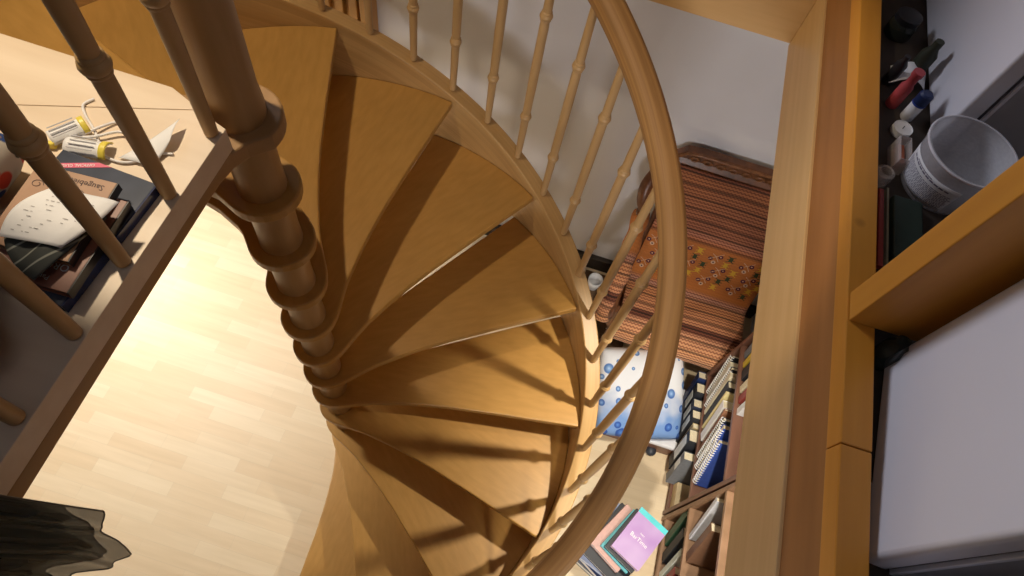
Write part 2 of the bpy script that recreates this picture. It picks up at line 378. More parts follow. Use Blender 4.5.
obj('handrail', helix(bmesh.new(), sec, -0.2, 11.75, 0.818, 220), M_rail, st, auto=32)
def baluster_mesh(L, beads, s=1.0):
    pr = [(0.0105, -0.01), (0.0108, 0.0)]
    pts = [(0, 0.0108), (beads[0], 0.0135), ((beads[0] + beads[-1]) / 2, 0.0145), (beads[-1], 0.0135), (L, 0.0108)]
    def base(z):
        for (a, ra), (b, rb) in zip(pts, pts[1:]):
            if z <= b: return ra + (rb - ra) * (z - a) / (b - a)
        return pts[-1][1]
    zs = set([0.003, L + 0.006])
    for i in range(1, 17): zs.add(L * i / 17)
    prof = []
    zl = sorted(z for z in zs if all(abs(z - b) > 0.03 for b in beads))
    for z in zl: prof.append((base(min(z, L)), z))
    for b in beads:
        r = base(b)
        for dz, k in ((-0.022, 0.96), (-0.016, 0.93), (-0.014, 1.12), (-0.011, 1.16), (-0.009, 1.10), (-0.006, 1.28), (0, 1.40), (0.006, 1.28), (0.009, 1.10), (0.011, 1.16), (0.014, 1.12), (0.016, 0.93), (0.022, 0.96)):
            prof.append((r * k, b + dz))
    prof.sort(key=lambda p: p[1])
    return lathe(bmesh.new(), [(r * s, z) for r, z in prof], seg=20)
bfirst = None
for i in range(-8, 20):
    a = math.radians(92.0 - 8.76 * i)
    s = (TH0 - a) / D
    if s < 0.4 or s > 11.6: continue
    if bfirst is None: bfirst = obj('baluster', baluster_mesh(0.80, (0.205, 0.600)), M_bal, st, auto=50, local=True); t = bfirst
    else: t = bfirst.copy(); C.objects.link(t); t.parent = st
    t.location = (RS * math.cos(a), RS * math.sin(a), Z0 - H * s + 0.018)
# landing balustrade
lb = thing('landing_balustrade', 'straight beech balustrade with turned spindles along the landing edge at left', 'balustrade', (0.012, -0.08, 2.4502))
bf = None
for i in range(9):
    if bf is None: bf = obj('baluster', baluster_mesh(0.90, (0.255, 0.645), 1.0), M_bal, lb, auto=50, local=True); t = bf
    else: t = bf.copy(); C.objects.link(t); t.parent = lb
    t.location = (0.003, (-0.008, -0.133, -0.254, -0.368, -0.486, -0.606, -0.726, -0.846, -0.966)[i], 0.0)
obj('handrail', B(-0.013, 0.043, -1.14, -0.056, 3.345, 3.405), M_rail, lb, bevel=0.014, seg=4)

# ------------------------------------------------------------------ lower room: slatted door
dr = bpy.data.objects.new('door_1', None); C.objects.link(dr); dr.location = (-0.7, 1.42, 0); dr['kind'] = 'structure'; ORI[dr.name] = Vector((-0.7, 1.42, 0))
bm = bmesh.new()
box(bm, -1.18, -1.10, 1.39, 1.445, 0, 2.05); box(bm, -0.44, -0.385, 1.39, 1.445, 0, 2.05); box(bm, -1.1, -0.44, 1.39, 1.445, 1.98, 2.05); box(bm, -1.1, -0.44, 1.39, 1.445, 0, 0.1)
obj('door_frame', bm, M_slat, dr, bevel=0.004)
bm = bmesh.new(); box(bm, -1.1, -0.44, 1.425, 1.44, 0.1, 1.98)
for i in range(11):
    x = -1.09 + i * 0.06; box(bm, x, x + 0.036, 1.395, 1.425, 0.1, 1.98)
obj('door_panel', bm, M_slat, dr, bevel=0.004)

# ------------------------------------------------------------------ armchair under a woven throw
CX0, CX1 = 0.99, 1.63
ch = thing('armchair', 'carved dark wooden armchair against the white wall, wrapped in an orange woven throw', 'chair', (1.30, 1.10, 0))
def leg(x, y, h):
    return lathe(bmesh.new(), [(0.020, 0), (0.026, 0.03), (0.02, 0.06), (0.024, 0.10), (0.032, 0.16), (0.024, 0.2), (0.03, h)], c=(x, y, 0), seg=16)
for x in (CX0 + 0.03, CX1 - 0.03):
    for y in (0.90, 1.33): obj('leg', leg(x, y, 0.40), M_carved, ch, auto=40)
obj('seat_frame', B(CX0, CX1, 0.87, 1.36, 0.34, 0.43), M_carved, ch, bevel=0.01)
# reclined back, profile in (y, z)
TH = math.radians(16)
bm = bmesh.new()
back = [(1.17, 0.44), (1.20, 0.44), (1.415, 1.12), (1.40, 1.165), (1.375, 1.12)]
vs0 = [bm.verts.new((CX0 + 0.01, y, z)) for y, z in back]; vs1 = [bm.verts.new((CX1 - 0.01, y, z)) for y, z in back]
n = len(back); bm.faces.new(vs0); bm.faces.new(vs1[::-1])
for i in range(n): bm.faces.new((vs0[i], vs0[(i + 1) % n], vs1[(i + 1) % n], vs1[i]))
bmesh.ops.recalc_face_normals(bm, faces=bm.faces)
obj('backrest', bm, M_carved, ch, bevel=0.006)
# carved top rail with a raised border and a scroll pattern
bm = bmesh.new()
tr = [(CX0 - 0.005, 1.05), (CX0 - 0.005, 1.17), (CX0 + 0.035, 1.215), (CX0 + 0.10, 1.225), (CX1 - 0.10, 1.225), (CX1 - 0.035, 1.215), (CX1 + 0.005, 1.17), (CX1 + 0.005, 1.05), (CX1 - 0.035, 1.05), (CX1 - 0.035, 1.135), (CX0 + 0.035, 1.135), (CX0 + 0.035, 1.05)]
MT = Matrix.Translation((0, 1.405, -0.03)) @ Matrix(((1, 0, 0, 0), (0, 0, 1, 0), (0, 1, 0, 0), (0, 0, 0, 1)))
prism(bm, tr, -0.018, 0.022, mtx=MT)
top_rail = obj('top_rail', bm, M_carved, ch, bevel=0.005, seg=3)
M_carv2 = wood('carved_relief_wood', (0.16, 0.06, 0.02), (0.34, 0.15, 0.06), (60, 60, 60), rough=0.3, fleck=0.3)
bm = bmesh.new()
for i in range(9):
    x = CX0 + 0.08 + i * 0.058
    for s_ in (-1, 1):
        pts = [(x + 0.022 * s_ * math.cos(t) * (1 - t / 8), 1.385, 1.148 + 0.020 * math.sin(t) * (1 - t / 8)) for t in [j * 0.5 for j in range(12)]]
        tube(bm, pts, 0.0035, 6)
obj('carving', bm, M_carv2, top_rail, smooth=True)
bm = bmesh.new()
tube(bm, [(x, 1.387 - 0.002, z - .03) for x, z in ((CX0 + 0.005, 1.06), (CX0 + 0.005, 1.165), (CX0 + 0.04, 1.205), (CX0 + 0.10, 1.215), (CX1 - 0.10, 1.215), (CX1 - 0.04, 1.205), (CX1 - 0.005, 1.165), (CX1 - 0.005, 1.06))], 0.007, 8)
obj('bead_border', bm, M_carv2, top_rail, smooth=True)
# left ear scroll of the back and claw ended arm
bm = bmesh.new(); tube(bm, smoothpts([(0.965, 1.375, 1.06), (0.935, 1.33, 1.06), (0.918, 1.285, 1.01), (0.925, 1.25, 0.95), (0.945, 1.235, 0.90)]), [0.02 + 0.012 * math.sin(i / 24 * PI) for i in range(25)], 12)
for j in range(4):
    tube(bm, [(0.925 + 0.012 * j, 1.245, 0.925), (0.922 + 0.014 * j, 1.225, 0.895), (0.926 + 0.014 * j, 1.232, 0.868)], [0.010, 0.009, 0.006], 8)
obj('claw_scroll', bm, M_carved, ch, smooth=True)
for x in (0.955, 1.665):
    bm = bmesh.new(); tube(bm, smoothpts([(x, 1.37, 0.80), (x, 1.20, 0.76), (x, 1.02, 0.68), (x, 0.90, 0.60), (x, 0.87, 0.52)]), 0.022, 12)
    obj('armrest', bm, M_carved, ch, smooth=True)
    obj('arm_post', lathe(bmesh.new(), [(0.02, 0.40), (0.016, 0.45), (0.024, 0.5), (0.02, 0.56)], c=(x + (0.035 if x < 1 else -0.035), 0.9, 0), seg=14), M_carved, ch, auto=40)

# woven throw: one cloth over back, seat and the left arm
def kilim():
    mt, nt, b = newmat('woven_throw'); L = nt.links
    tc = nt.nodes.new('ShaderNodeTexCoord'); sp = nt.nodes.new('ShaderNodeSeparateXYZ'); L.new(tc.outputs['UV'], sp.inputs[0])
    r = nt.nodes.new('ShaderNodeValToRGB'); r.color_ramp.interpolation = 'LINEAR'
    st_ = [(0.0, (.20, .06, .03)), (0.03, (.34, .13, .05)), (0.27, (.36, .14, .07)), (0.30, (.50, .22, .13)), (0.345, (.55, .19, .045)), (0.60, (.58, .20, .045)), (0.63, (.46, .24, .17)), (0.67, (.54, .24, .10)), (0.79, (.56, .26, .13)), (0.797, (.16, .05, .025)), (0.835, (.16, .05, .025)), (0.842, (.54, .26, .14)), (0.93, (.56, .27, .12)), (1.0, (.60, .32, .17))]
    cr = r.color_ramp
    cr.elements[0].position = st_[0][0]; cr.elements[0].color = (*st_[0][1], 1); cr.elements[1].position = 1; cr.elements[1].color = (*st_[-1][1], 1)
    for p_, c_ in st_[1:-1]: e = cr.elements.new(p_); e.color = (*c_, 1)
    L.new(sp.outputs[1], r.inputs['Fac'])
    # fine woven stripes everywhere but the plain flowered field
    def math_(op, a, b_=None, v=None):
        n = nt.nodes.new('ShaderNodeMath'); n.operation = op; L.new(a, n.inputs[0])
        if b_ is not None: L.new(b_, n.inputs[1])
        if v is not None: n.inputs[1].default_value = v
        return n.outputs[0]
    u120 = math_('MULTIPLY', sp.outputs[0], v=210.0)
    zig = math_('MULTIPLY', math_('SINE', u120), v=0.9)
    ph = math_('ADD', math_('MULTIPLY', sp.outputs[1], v=400.0), zig)
    sn = math_('SINE', ph)
    rs2 = nt.nodes.new('ShaderNodeValToRGB'); rs2.color_ramp.elements[0].position = 0.0; rs2.color_ramp.elements[1].position = 0.75
    rs2.color_ramp.elements[0].color = (.42, .30, .30, 1); rs2.color_ramp.elements[1].color = (1.12, 1.1, 1.1, 1)
    mr = nt.nodes.new('ShaderNodeMapRange'); mr.inputs['From Min'].default_value = -1; L.new(sn, mr.inputs['Value']); L.new(mr.outputs['Result'], rs2.inputs['Fac'])
    fld = nt.nodes.new('ShaderNodeValToRGB'); e = fld.color_ramp.elements; e[0].position = 0.33; e[0].color = (1, 1, 1, 1); e[1].position = 0.35; e[1].color = (0.10, 0.10, 0.10, 1)
    q = e.new(0.60); q.color = (0.10, 0.10, 0.10, 1); q = e.new(0.62); q.color = (1, 1, 1, 1); L.new(sp.outputs[1], fld.inputs['Fac'])
    # broader dark bands between the woven rows
    s2 = math_('SINE', math_('MULTIPLY', sp.outputs[1], v=118.0)); m4 = nt.nodes.new('ShaderNodeMapRange'); m4.inputs['From Min'].default_value = .72; m4.inputs['From Max'].default_value = .92; L.new(s2, m4.inputs['Value'])
    m4.inputs['To Min'].default_value = 1.0; m4.inputs['To Max'].default_value = .38
    mb4 = nt.nodes.new('ShaderNodeMix'); mb4.data_type = 'RGBA'; mb4.blend_type = 'MULTIPLY'; mb4.inputs['Factor'].default_value = 1; L.new(rs2.outputs['Color'], mb4.inputs['A']); L.new(m4.outputs['Result'], mb4.inputs['B'])
    mx = nt.nodes.new('ShaderNodeMix'); mx.data_type = 'RGBA'; mx.blend_type = 'MULTIPLY'
    L.new(fld.outputs['Color'], mx.inputs['Factor']); L.new(r.outputs['Color'], mx.inputs['A']); L.new(mb4.outputs['Result'], mx.inputs['B'])
    L.new(mx.outputs['Result'], b.inputs['Base Color']); b.inputs['Roughness'].default_value = 0.85; b.inputs['Sheen Weight'].default_value = 0.05
    bp = nt.nodes.new('ShaderNodeBump'); bp.inputs['Strength'].default_value = 0.4; bp.inputs['Distance'].default_value = 0.002
    L.new(sn, bp.inputs['Height']); L.new(bp.outputs['Normal'], b.inputs['Normal'])
    return mt
M_kilim = kilim()
prof_c = smoothpts([(0, 1.368, 1.118), (0, 1.350, 1.07), (0, 1.29, 0.90), (0, 1.215, 0.66), (0, 1.165, 0.51), (0, 1.12, 0.475), (0, 1.02, 0.480), (0, 0.92, 0.482), (0, 0.865, 0.470), (0, 0.842, 0.43), (0, 0.838, 0.375)], 8)
def cumlen(ps):
    L = [0]
    for a, b in zip(ps, ps[1:]): L.append(L[-1] + (b - a).length)
    return L
LC = cumlen(prof_c)
def at_len(ps, L, t):
    s = t * L[-1]
    for i in range(len(L) - 1):
        if s <= L[i + 1] or i == len(L) - 2:
            f = (s - L[i]) / max(1e-9, L[i + 1] - L[i]); return ps[i].lerp(ps[i + 1], min(1, f))
def cloth(u, v, lift=0.0):
    p = at_len(prof_c, LC, v); q = at_len(prof_c, LC, min(1, v + 0.004)); q0 = at_len(prof_c, LC, max(0, v - 0.004))
    t = (q - q0).normalized(); nrm = Vector((0, t.z, -t.y))
    x = CX0 + 0.025 + u * (CX1 - CX0 - 0.03)
    wob = 0.004 * math.sin(9 * u + 5 * v) * math.sin(6 * v + 1)
    if v < 0.5: x += 0.012 * (1 - v * 2) * (1 - 2 * u) * 0.4
    return Vector((x, p.y, p.z)) + nrm * (wob + lift)
TW = bmesh.new(); sheet(TW, lambda u, v: cloth(u, v), 24, 70, 0.006)
tw_ = thing('throw', 'orange woven throw with striped bands and flower motifs, draped over the armchair', 'throw', (1.3, 1.1, .48))
# the part of the throw that hangs round the left arm
armp = smoothpts([(0.955, 1.30, 0.80), (0.95, 1.16, 0.775), (0.945, 1.02, 0.70), (0.935, 0.92, 0.60), (0.93, 0.862, 0.50)], 6)
LA = cumlen(armp)
def armfn(u, v):
    p = at_len(armp, LA, v); t = (at_len(armp, LA, min(1, v + .02)) - at_len(armp, LA, max(0, v - .02))).normalized()
    side = Vector((1, 0, 0)); nr = side.cross(t).normalized()
    if nr.z < 0: nr = -nr
    a = PI * (1.30 - 1.6 * u)
    r = 0.040 + 0.004 * math.sin(v * 25)
    return p + side * math.cos(a) * r * -1 * (1.0) + nr * math.sin(a) * r
bm = bmesh.new(); sheet(bm, armfn, 16, 30, 0.005)
uvl = bm.loops.layers.uv.verify()
for f in bm.faces:
    for l in f.loops: l[uvl].uv = (l[uvl].uv[0] * 0.4, 0.40 + 0.55 * l[uvl].uv[1])
obj('arm_drape', bm, M_kilim, tw_, smooth=True)
# flower motifs woven into the plain field
M_my = plain('yellow_yarn', (0.72, 0.46, 0.05), 0.9); M_mg = plain('green_yarn', (0.05, 0.07, 0.03), 0.9); M_mp = plain('purple_yarn', (0.10, 0.02, 0.05), 0.9); M_mw = plain('cream_yarn', (0.75, 0.55, 0.38), 0.9)
LIFT = 0.0072
def motif(bm, u, v, kind, sc=1.0):
    def P(du, dv): return cloth(u + du / 0.60, v + dv / LC[-1], LIFT)
    def quad(a, b, w_):
        d = Vector((b[0] - a[0], b[1] - a[1])); n_ = Vector((-d.y, d.x)).normalized() * w_
        vs = [bm.verts.new(P(*q)) for q in ((a[0] + n_.x, a[1] + n_.y), (b[0] + n_.x, b[1] + n_.y), (b[0] - n_.x, b[1] - n_.y), (a[0] - n_.x, a[1] - n_.y))]
        bm.faces.new(vs)
    if kind == 'bug':
        quad((0, -0.016 * sc), (0, 0.014 * sc), 0.010 * sc)
        for s_ in (-1, 1):
            for dv, dd in ((-0.012, -0.006), (0.0, 0.004), (0.012, 0.010)): quad((0, dv * sc), (s_ * 0.021 * sc, (dv + dd) * sc), 0.0022 * sc)
    elif kind == 'ring':
        for i in range(8):
            a, b_ = i * PI / 4, (i + 1) * PI / 4
            quad((0.010 * sc * math.cos(a), 0.010 * sc * math.sin(a)), (0.010 * sc * math.cos(b_), 0.010 * sc * math.sin(b_)), 0.0042 * sc)
    elif kind == 'dot': quad((0, -0.005 * sc), (0, 0.005 * sc), 0.005 * sc)
    elif kind == 'stem':
        quad((-0.03 * sc, 0.02 * sc), (0.03 * sc, -0.03 * sc), 0.0012); quad((0, -0.005), (0.02 * sc, 0.022 * sc), 0.0012); quad((0, -0.005), (-0.02 * sc, -0.018 * sc), 0.0012)
MI = {'y': 1, 'g': 2, 'p': 3, 'w': 4}
def mot(k, *a):
    n0 = len(TW.faces); motif(TW, *a)
    TW.faces.ensure_lookup_table()
    for f in TW.faces[n0:]: f.material_index = MI[k]
for j, v in enumerate((0.385, 0.455, 0.525)):
    for i in range(4):
        u = 0.06 + i * 0.25 + (0.07 if j % 2 else 0)
        if u > 0.95: continue
        mot('w', u, v, 'stem'); mot('p', u - 0.035, v + 0.012, 'ring', 0.85); mot('p', u + 0.035, v - 0.008, 'ring', 0.85)
        mot('w', u, v + 0.030, 'ring', 0.8); mot('w', u - 0.035, v + 0.012, 'dot', 0.6); mot('w', u + 0.035, v - 0.008, 'dot', 0.6); mot('p', u, v + 0.030, 'dot', 0.8)
        mot('y' if (i + j) % 2 else 'g', min(.97, u + 0.115), v - 0.012, 'bug', 0.9); mot('g' if (i + j) % 2 else 'y', min(.97, u + 0.10), v + 0.028, 'bug', 0.85)
cov = obj('cover_cloth', TW, [M_kilim, M_my, M_mg, M_mp, M_mw], tw_, smooth=True)

# ------------------------------------------------------------------ footstool and pillow
fs_ = thing('footstool', 'low footstool with white top and dark red base in front of the armchair', 'footstool', (1.32, 0.62, 0))
obj('base', B(1.09, 1.50, 0.475, 0.80, 0.0, 0.10), M_mahog, fs_, bevel=0.004)
obj('cushion_top', B(1.085, 1.505, 0.470, 0.805, 0.10, 0.135), plain('white_cloth', (0.72, 0.72, 0.76), 0.8), fs_, bevel=0.012, seg=3)
def pillow_mat():
    mt, nt, b = newmat('blue_drop_print'); L = nt.links
    tc = nt.nodes.new('ShaderNodeTexCoord'); mp = nt.nodes.new('ShaderNodeMapping'); mp.inputs['Scale'].default_value = (5.6, 5.2, 1); mp.inputs['Location'].default_value = (0.15, 0.3, 0)
    L.new(tc.outputs['UV'], mp.inputs['Vector'])
    v = nt.nodes.new('ShaderNodeTexVoronoi'); v.voronoi_dimensions = '2D'; v.inputs['Scale'].default_value = 1.0; v.inputs['Randomness'].default_value = 0.75; L.new(mp.outputs['Vector'], v.inputs['Vector'])
    wn = nt.nodes.new('ShaderNodeSeparateXYZ'); L.new(v.outputs['Color'], wn.inputs[0])
    dv = nt.nodes.new('ShaderNodeMath'); dv.operation = 'DIVIDE'; L.new(v.outputs['Distance'], dv.inputs[0])
    mr = nt.nodes.new('ShaderNodeMapRange'); mr.inputs['To Min'].default_value = 0.05; mr.inputs['To Max'].default_value = 0.62; L.new(wn.outputs[0], mr.inputs['Value']); L.new(mr.outputs['Result'], dv.inputs[1])
    r = nt.nodes.new('ShaderNodeValToRGB'); e = r.color_ramp.elements
    e[0].position = 0.0; e[0].color = (.45, .62, .85, 1); e[1].position = 0.62; e[1].color = (.74, .76, .82, 1)
    for p_, c_ in ((.22, (.20, .36, .66)), (.40, (.08, .18, .46)), (.50, (.12, .24, .54)), (.56, (.74, .76, .82))): q = e.new(p_); q.color = (*c_, 1)
    L.new(dv.outputs[0], r.inputs['Fac'])
    # a blue wash towards one end of the print
    sp = nt.nodes.new('ShaderNodeSeparateXYZ'); L.new(tc.outputs['UV'], sp.inputs[0])
    nz = nt.nodes.new('ShaderNodeTexNoise'); nz.inputs['Scale'].default_value = 5; L.new(tc.outputs['UV'], nz.inputs['Vector'])
    ad = nt.nodes.new('ShaderNodeMath'); ad.operation = 'MULTIPLY_ADD'; L.new(nz.outputs['Fac'], ad.inputs[0]); ad.inputs[1].default_value = 0.5; L.new(sp.outputs[1], ad.inputs[2])
    rw = nt.nodes.new('ShaderNodeValToRGB'); rw.color_ramp.elements[0].position = .44; rw.color_ramp.elements[0].color = (1, 1, 1, 1); rw.color_ramp.elements[1].position = .80; rw.color_ramp.elements[1].color = (0, 0, 0, 1); L.new(ad.outputs[0], rw.inputs['Fac'])
    mx = nt.nodes.new('ShaderNodeMix'); mx.data_type = 'RGBA'; L.new(rw.outputs['Color'], mx.inputs['Factor']); L.new(r.outputs['Color'], mx.inputs['A'])
    mb = nt.nodes.new('ShaderNodeMix'); mb.data_type = 'RGBA'; mb.blend_type = 'MULTIPLY'; mb.inputs['Factor'].default_value = 1; mb.inputs['B'].default_value = (.24, .42, .78, 1); L.new(r.outputs['Color'], mb.inputs['A'])
    L.new(mb.outputs['Result'], mx.inputs['B']); L.new(mx.outputs['Result'], b.inputs['Base Color']); b.inputs['Roughness'].default_value = 0.8
    return mt
def pillow(bm, w_, h_, t_, mtx, n=22):
    uvl = bm.loops.layers.uv.verify(); vs_all = []
    for s_ in (1, -1):
        g = []
        for i in range(n + 1):
            row = []
            for j in range(n + 1):
                u, v = i / n * 2 - 1, j / n * 2 - 1
                k = (1 - abs(u) ** 3.2) * (1 - abs(v) ** 3.2); pin = 1 - 0.10 * (u * u * v * v) + 0.0
                edge = 1 - 0.05 * (1 - v * v) * abs(u) ** 4 - 0.0
                x = u * w_ / 2 * pin * (1 - 0.05 * (1 - v * v) * u * u); y = v * h_ / 2 * pin * (1 - 0.05 * (1 - u * u) * v * v)
                z = s_ * (t_ / 2 * max(0, k) ** 0.55 + 0.003) + 0.006 * math.sin(7 * u + 3 * v) * k
                row.append(bm.verts.new(mtx @ Vector((x, y, z))))
            g.append(row)
        for i in range(n):
            for j in range(n):
                f = bm.faces.new((g[i][j], g[i + 1][j], g[i + 1][j + 1], g[i][j + 1]) if s_ > 0 else (g[i][j + 1], g[i + 1][j + 1], g[i + 1][j], g[i][j]))
                for l in f.loops:
                    for a in range(2):
                        pass
                idx = ((i, j), (i + 1, j), (i + 1, j + 1), (i, j + 1)) if s_ > 0 else ((i, j + 1), (i + 1, j + 1), (i + 1, j), (i, j))
                for l, (a, b_) in zip(f.loops, idx): l[uvl].uv = (a / n, b_ / n)
    bmesh.ops.remove_doubles(bm, verts=bm.verts, dist=0.0085)
    bmesh.ops.recalc_face_normals(bm, faces=bm.faces)
bm = bmesh.new()
pillow(bm, 0.46, 0.46, 0.15, Matrix.Translation((1.235, 0.64, 0.285)) @ Matrix.Rotation(math.radians(14), 4, 'Z') @ Matrix.Rotation(math.radians(22), 4, 'X'))
tag(obj('pillow', bm, pillow_mat(), smooth=True), 'white pillow printed with blue water drops, leaning on the seat front of the armchair', 'pillow')

# ------------------------------------------------------------------ bookcases
SX = 1.525
def bookcase(label, y0, y1, shelves, h, mat, mid=None):
    bc = thing('bookcase', label, 'bookcase', (SX, (y0 + y1) / 2, 0), 'bookcases along the right wall')
    obj('side_panel', B(SX, 1.84, y0, y0 + 0.02, 0, h), mat, bc, bevel=0.002)
    obj('side_panel', B(SX, 1.84, y1 - 0.02, y1, 0, h), mat, bc, bevel=0.002)
    obj('back_panel', B(1.832, 1.842, y0 + 0.02, y1 - 0.02, 0.0, h), mat, bc)
    obj('plinth', B(SX + 0.01, SX + 0.028, y0 + 0.02, y1 - 0.02, 0, 0.05), mat, bc)
    for z in shelves: obj('shelf', B(SX, 1.832, y0 + 0.02, y1 - 0.02, z - 0.02, z), mat, bc, bevel=0.002)
    if mid: obj('divider', B(SX + 0.004, 1.832, mid, mid + 0.018, shelves[1], shelves[-1] - 0.02), mat, bc, bevel=0.002)
    return bc
bookcase('dark red bookcase nearer the armchair, filled with binders and spiral notebooks', 0.175, 0.825, (0.07, 0.37, 0.76, 1.12), 1.12, M_mahog)
bookcase('brown bookcase beside the pile of books, with green and white spines showing', -0.80, 0.165, (0.07, 0.40, 0.80, 1.16), 1.16, M_walnut)

def book(name, label, w_, t_, h_, cover, loc, rot=(0, 0, 0), group=None, pages=None, spine_label=None, spiral=False, cat='book', lying=False):
    """local frame: x = depth from spine (-x side) , y = thickness, z = height; base at origin"""
    b_ = thing(name, label, cat, loc, group, rot=rot)
    if not rot or rot == (0, 0, 0): ORI[b_.name] = Vector((0, 0, 0))
    bm = bmesh.new(); c = 0.0022
    if spiral:
        box(bm, 0.004, w_, 0, c, 0, h_); box(bm, 0.004, w_, t_ - c, t_, 0, h_)
    else:
        box(bm, 0, w_, 0, c, 0, h_); box(bm, 0, w_, t_ - c, t_, 0, h_); box(bm, 0, c, c, t_ - c, 0, h_)
    obj('cover', bm, cover, b_, bevel=0.0007, local=True, seg=1)
    obj('pages', B(c + 0.001 if not spiral else 0.007, w_ - 0.004, c, t_ - c, 0.003, h_ - 0.003), pages or M_cream, b_, local=True)
    if spiral:
        bm = bmesh.new()
        for i in range(int(h_ / 0.014)):
            z = 0.010 + i * 0.014
            tube(bm, [(0.004 + (t_ / 2 + 0.004) * 0.7 * math.cos(a), t_ / 2 + (t_ / 2 + 0.002) * math.sin(a), z) for a in [k * PI / 5 for k in range(10)]], 0.0022, 4, closed=True)
        obj('spiral_binding', bm, M_tw, b_, local=True)
    if spine_label:
        z0, z1, mt = spine_label
        obj('spine_label', B(-0.0012, 0, t_ * 0.14, t_ * 0.86, h_ * z0, h_ * z1), mt, b_, local=True)
    return b_
blk = colr((0.02, 0.022, 0.03)); nvy = colr((0.015, 0.03, 0.11)); gry = colr((0.16, 0.17, 0.19)); blu = colr((0.03, 0.07, 0.36)); beige = colr((0.50, 0.38, 0.20))
dgr = colr((0.035, 0.10, 0.055)); brn = colr((0.16, 0.08, 0.045)); redd = colr((0.30, 0.05, 0.04)); wht = colr((0.78, 0.78, 0.80)); pinkb = colr((0.60, 0.36, 0.32)); lbl = colr((0.35, 0.42, 0.62)); tl = colr((0.10, 0.45, 0.52))
GL = 'binders and books on the low shelf'; GM = 'notebooks on the middle shelf'; GU = 'books on the top shelf'; GB = 'books in the brown bookcase'
def lean(deg): return (-math.radians(deg), 0, 0)
# lowest compartment (spines towards the stairs), far to near
low = [('binder', 'navy blue binder farthest in on the low shelf, touching the pillow corner', .21, .045, .27, nvy, .745, 20, None),
       ('binder', 'black binder with white label next to the navy one on the low shelf', .23, .060, .27, blk, .675, 18, (.45, .80, M_label)),
       ('binder', 'slate blue binder with a pale label in the middle of the low shelf', .22, .050, .26, colr((.035, .045, .08)), .605, 18, (.5, .85, M_label)),
       ('binder', 'narrow black binder with a small label, left of the beige book on the low shelf', .23, .050, .27, blk, .540, 18, (.50, .86, M_label)),
       ('book', 'beige cloth bound book leaning between two black binders on the low shelf', .20, .030, .26, beige, .500, 18, None),
       ('binder', 'wide black binder with a large white label on the low shelf', .23, .070, .27, blk, .425, 17, (.28, .86, M_label)),
       ('binder', 'dark grey binder with two pale labels at the near end of the low shelf', .22, .045, .24, gry, .360, 15, (.5, .8, M_label))]
for nm, lb_, w_, t_, h_, cv, y, a, sl in low:
    y -= .045
    book(nm, lb_, w_, t_, h_, cv, (SX - (0.02 if nm == 'book' else 0.035), y, 0.071 + t_ * math.sin(math.radians(a))), lean(a), GL, spine_label=sl)
for i, (lb_, cv, t_, w_) in enumerate([('thick beige book lying flat at the near end of the low shelf', beige, .035, .20), ('sandy paperback lying flat on top of the thick beige book on the low shelf', colr((.58, .46, .28)), .028, .19)]):
    book('book', lb_, .15, t_, .12, cv, (SX + 0.01, 0.318, 0.071 + 0.036 * i), (math.radians(90), 0, 0), GL)
mid_ = [('notebook', 'black spiral notebook farthest in on the middle shelf', .20, .022, .28, blk, .760, 20, True, None),
        ('book', 'pale paper bound book beside the black spiral notebook on the middle shelf', .20, .028, .27, colr((.62, .58, .46)), .722, 20, False, None),
        ('notebook', 'black spiral notebook in the middle of the middle shelf, by the cream book', .20, .020, .29, colr((.03, .03, .035)), .690, 20, True, None),
        ('book', 'cream spined book leaning in the middle of the middle shelf', .20, .026, .29, M_cream, .655, 20, False, None),
        ('book', 'thick black book behind the cream spined book on the middle shelf', .21, .040, .28, blk, .605, 20, False, None),
        ('book', 'thin yellowish booklet left of the white papers on the middle shelf', .20, .012, .27, colr((.70, .60, .30)), .588, 20, False, None),
        ('book', 'white bundle of papers leaning on the middle shelf', .18, .045, .25, M_paper, .520, 22, False, None),
        ('book', 'thin red brown book leaning on the white striped spiral notebook', .20, .012, .29, colr((.28, .13, .07)), .475, 24, False, None),
        ('notebook', 'dark spiral notebook with white rings beside the red brown book', .20, .020, .28, colr((.05, .06, .09)), .435, 24, True, None),
        ('notebook', 'bright blue spiral notebook leaning at the near end of the middle shelf', .20, .030, .29, blu, .380, 26, True, (.35, .6, M_label)),
        ('notebook', 'blue and white spiral notebook lying against the bright blue one, nearest the brown bookcase', .20, .026, .27, colr((.05,.10,.42)), .315, 30, True, None)]
for nm, lb_, w_, t_, h_, cv, y, a, sp_, sl in mid_:
    y -= .060
    book(nm, lb_, w_, t_, h_, cv, (SX + 0.006, y, 0.371 + t_ * math.sin(math.radians(a))), lean(a), GM, spiral=sp_, spine_label=sl)
up_ = [('grey paperback leaning on the top shelf by the yellow book', .19, .03, .24, gry, .775, 12), ('yellow book on the top shelf behind the opening lining', .19, .025, .25, colr((.65, .45, .05)), .73, 12), ('black book on the top shelf beside the yellow one', .20, .05, .26, blk, .665, 10),
       ('cream paperback on the top shelf next to the black book', .18, .03, .23, M_cream, .61, 9), ('dark red book at the middle of the top shelf', .18, .035, .24, redd, .56, 8), ('white book on the top shelf nearest the brown bookcase', .19, .03, .25, wht, .51, 7)]
for lb_, w_, t_, h_, cv, y, a in up_:
    y -= .035
    book('book', lb_, w_, t_, h_, cv, (SX + 0.012, y, 0.761 + t_ * math.sin(math.radians(a))), lean(a), GU)
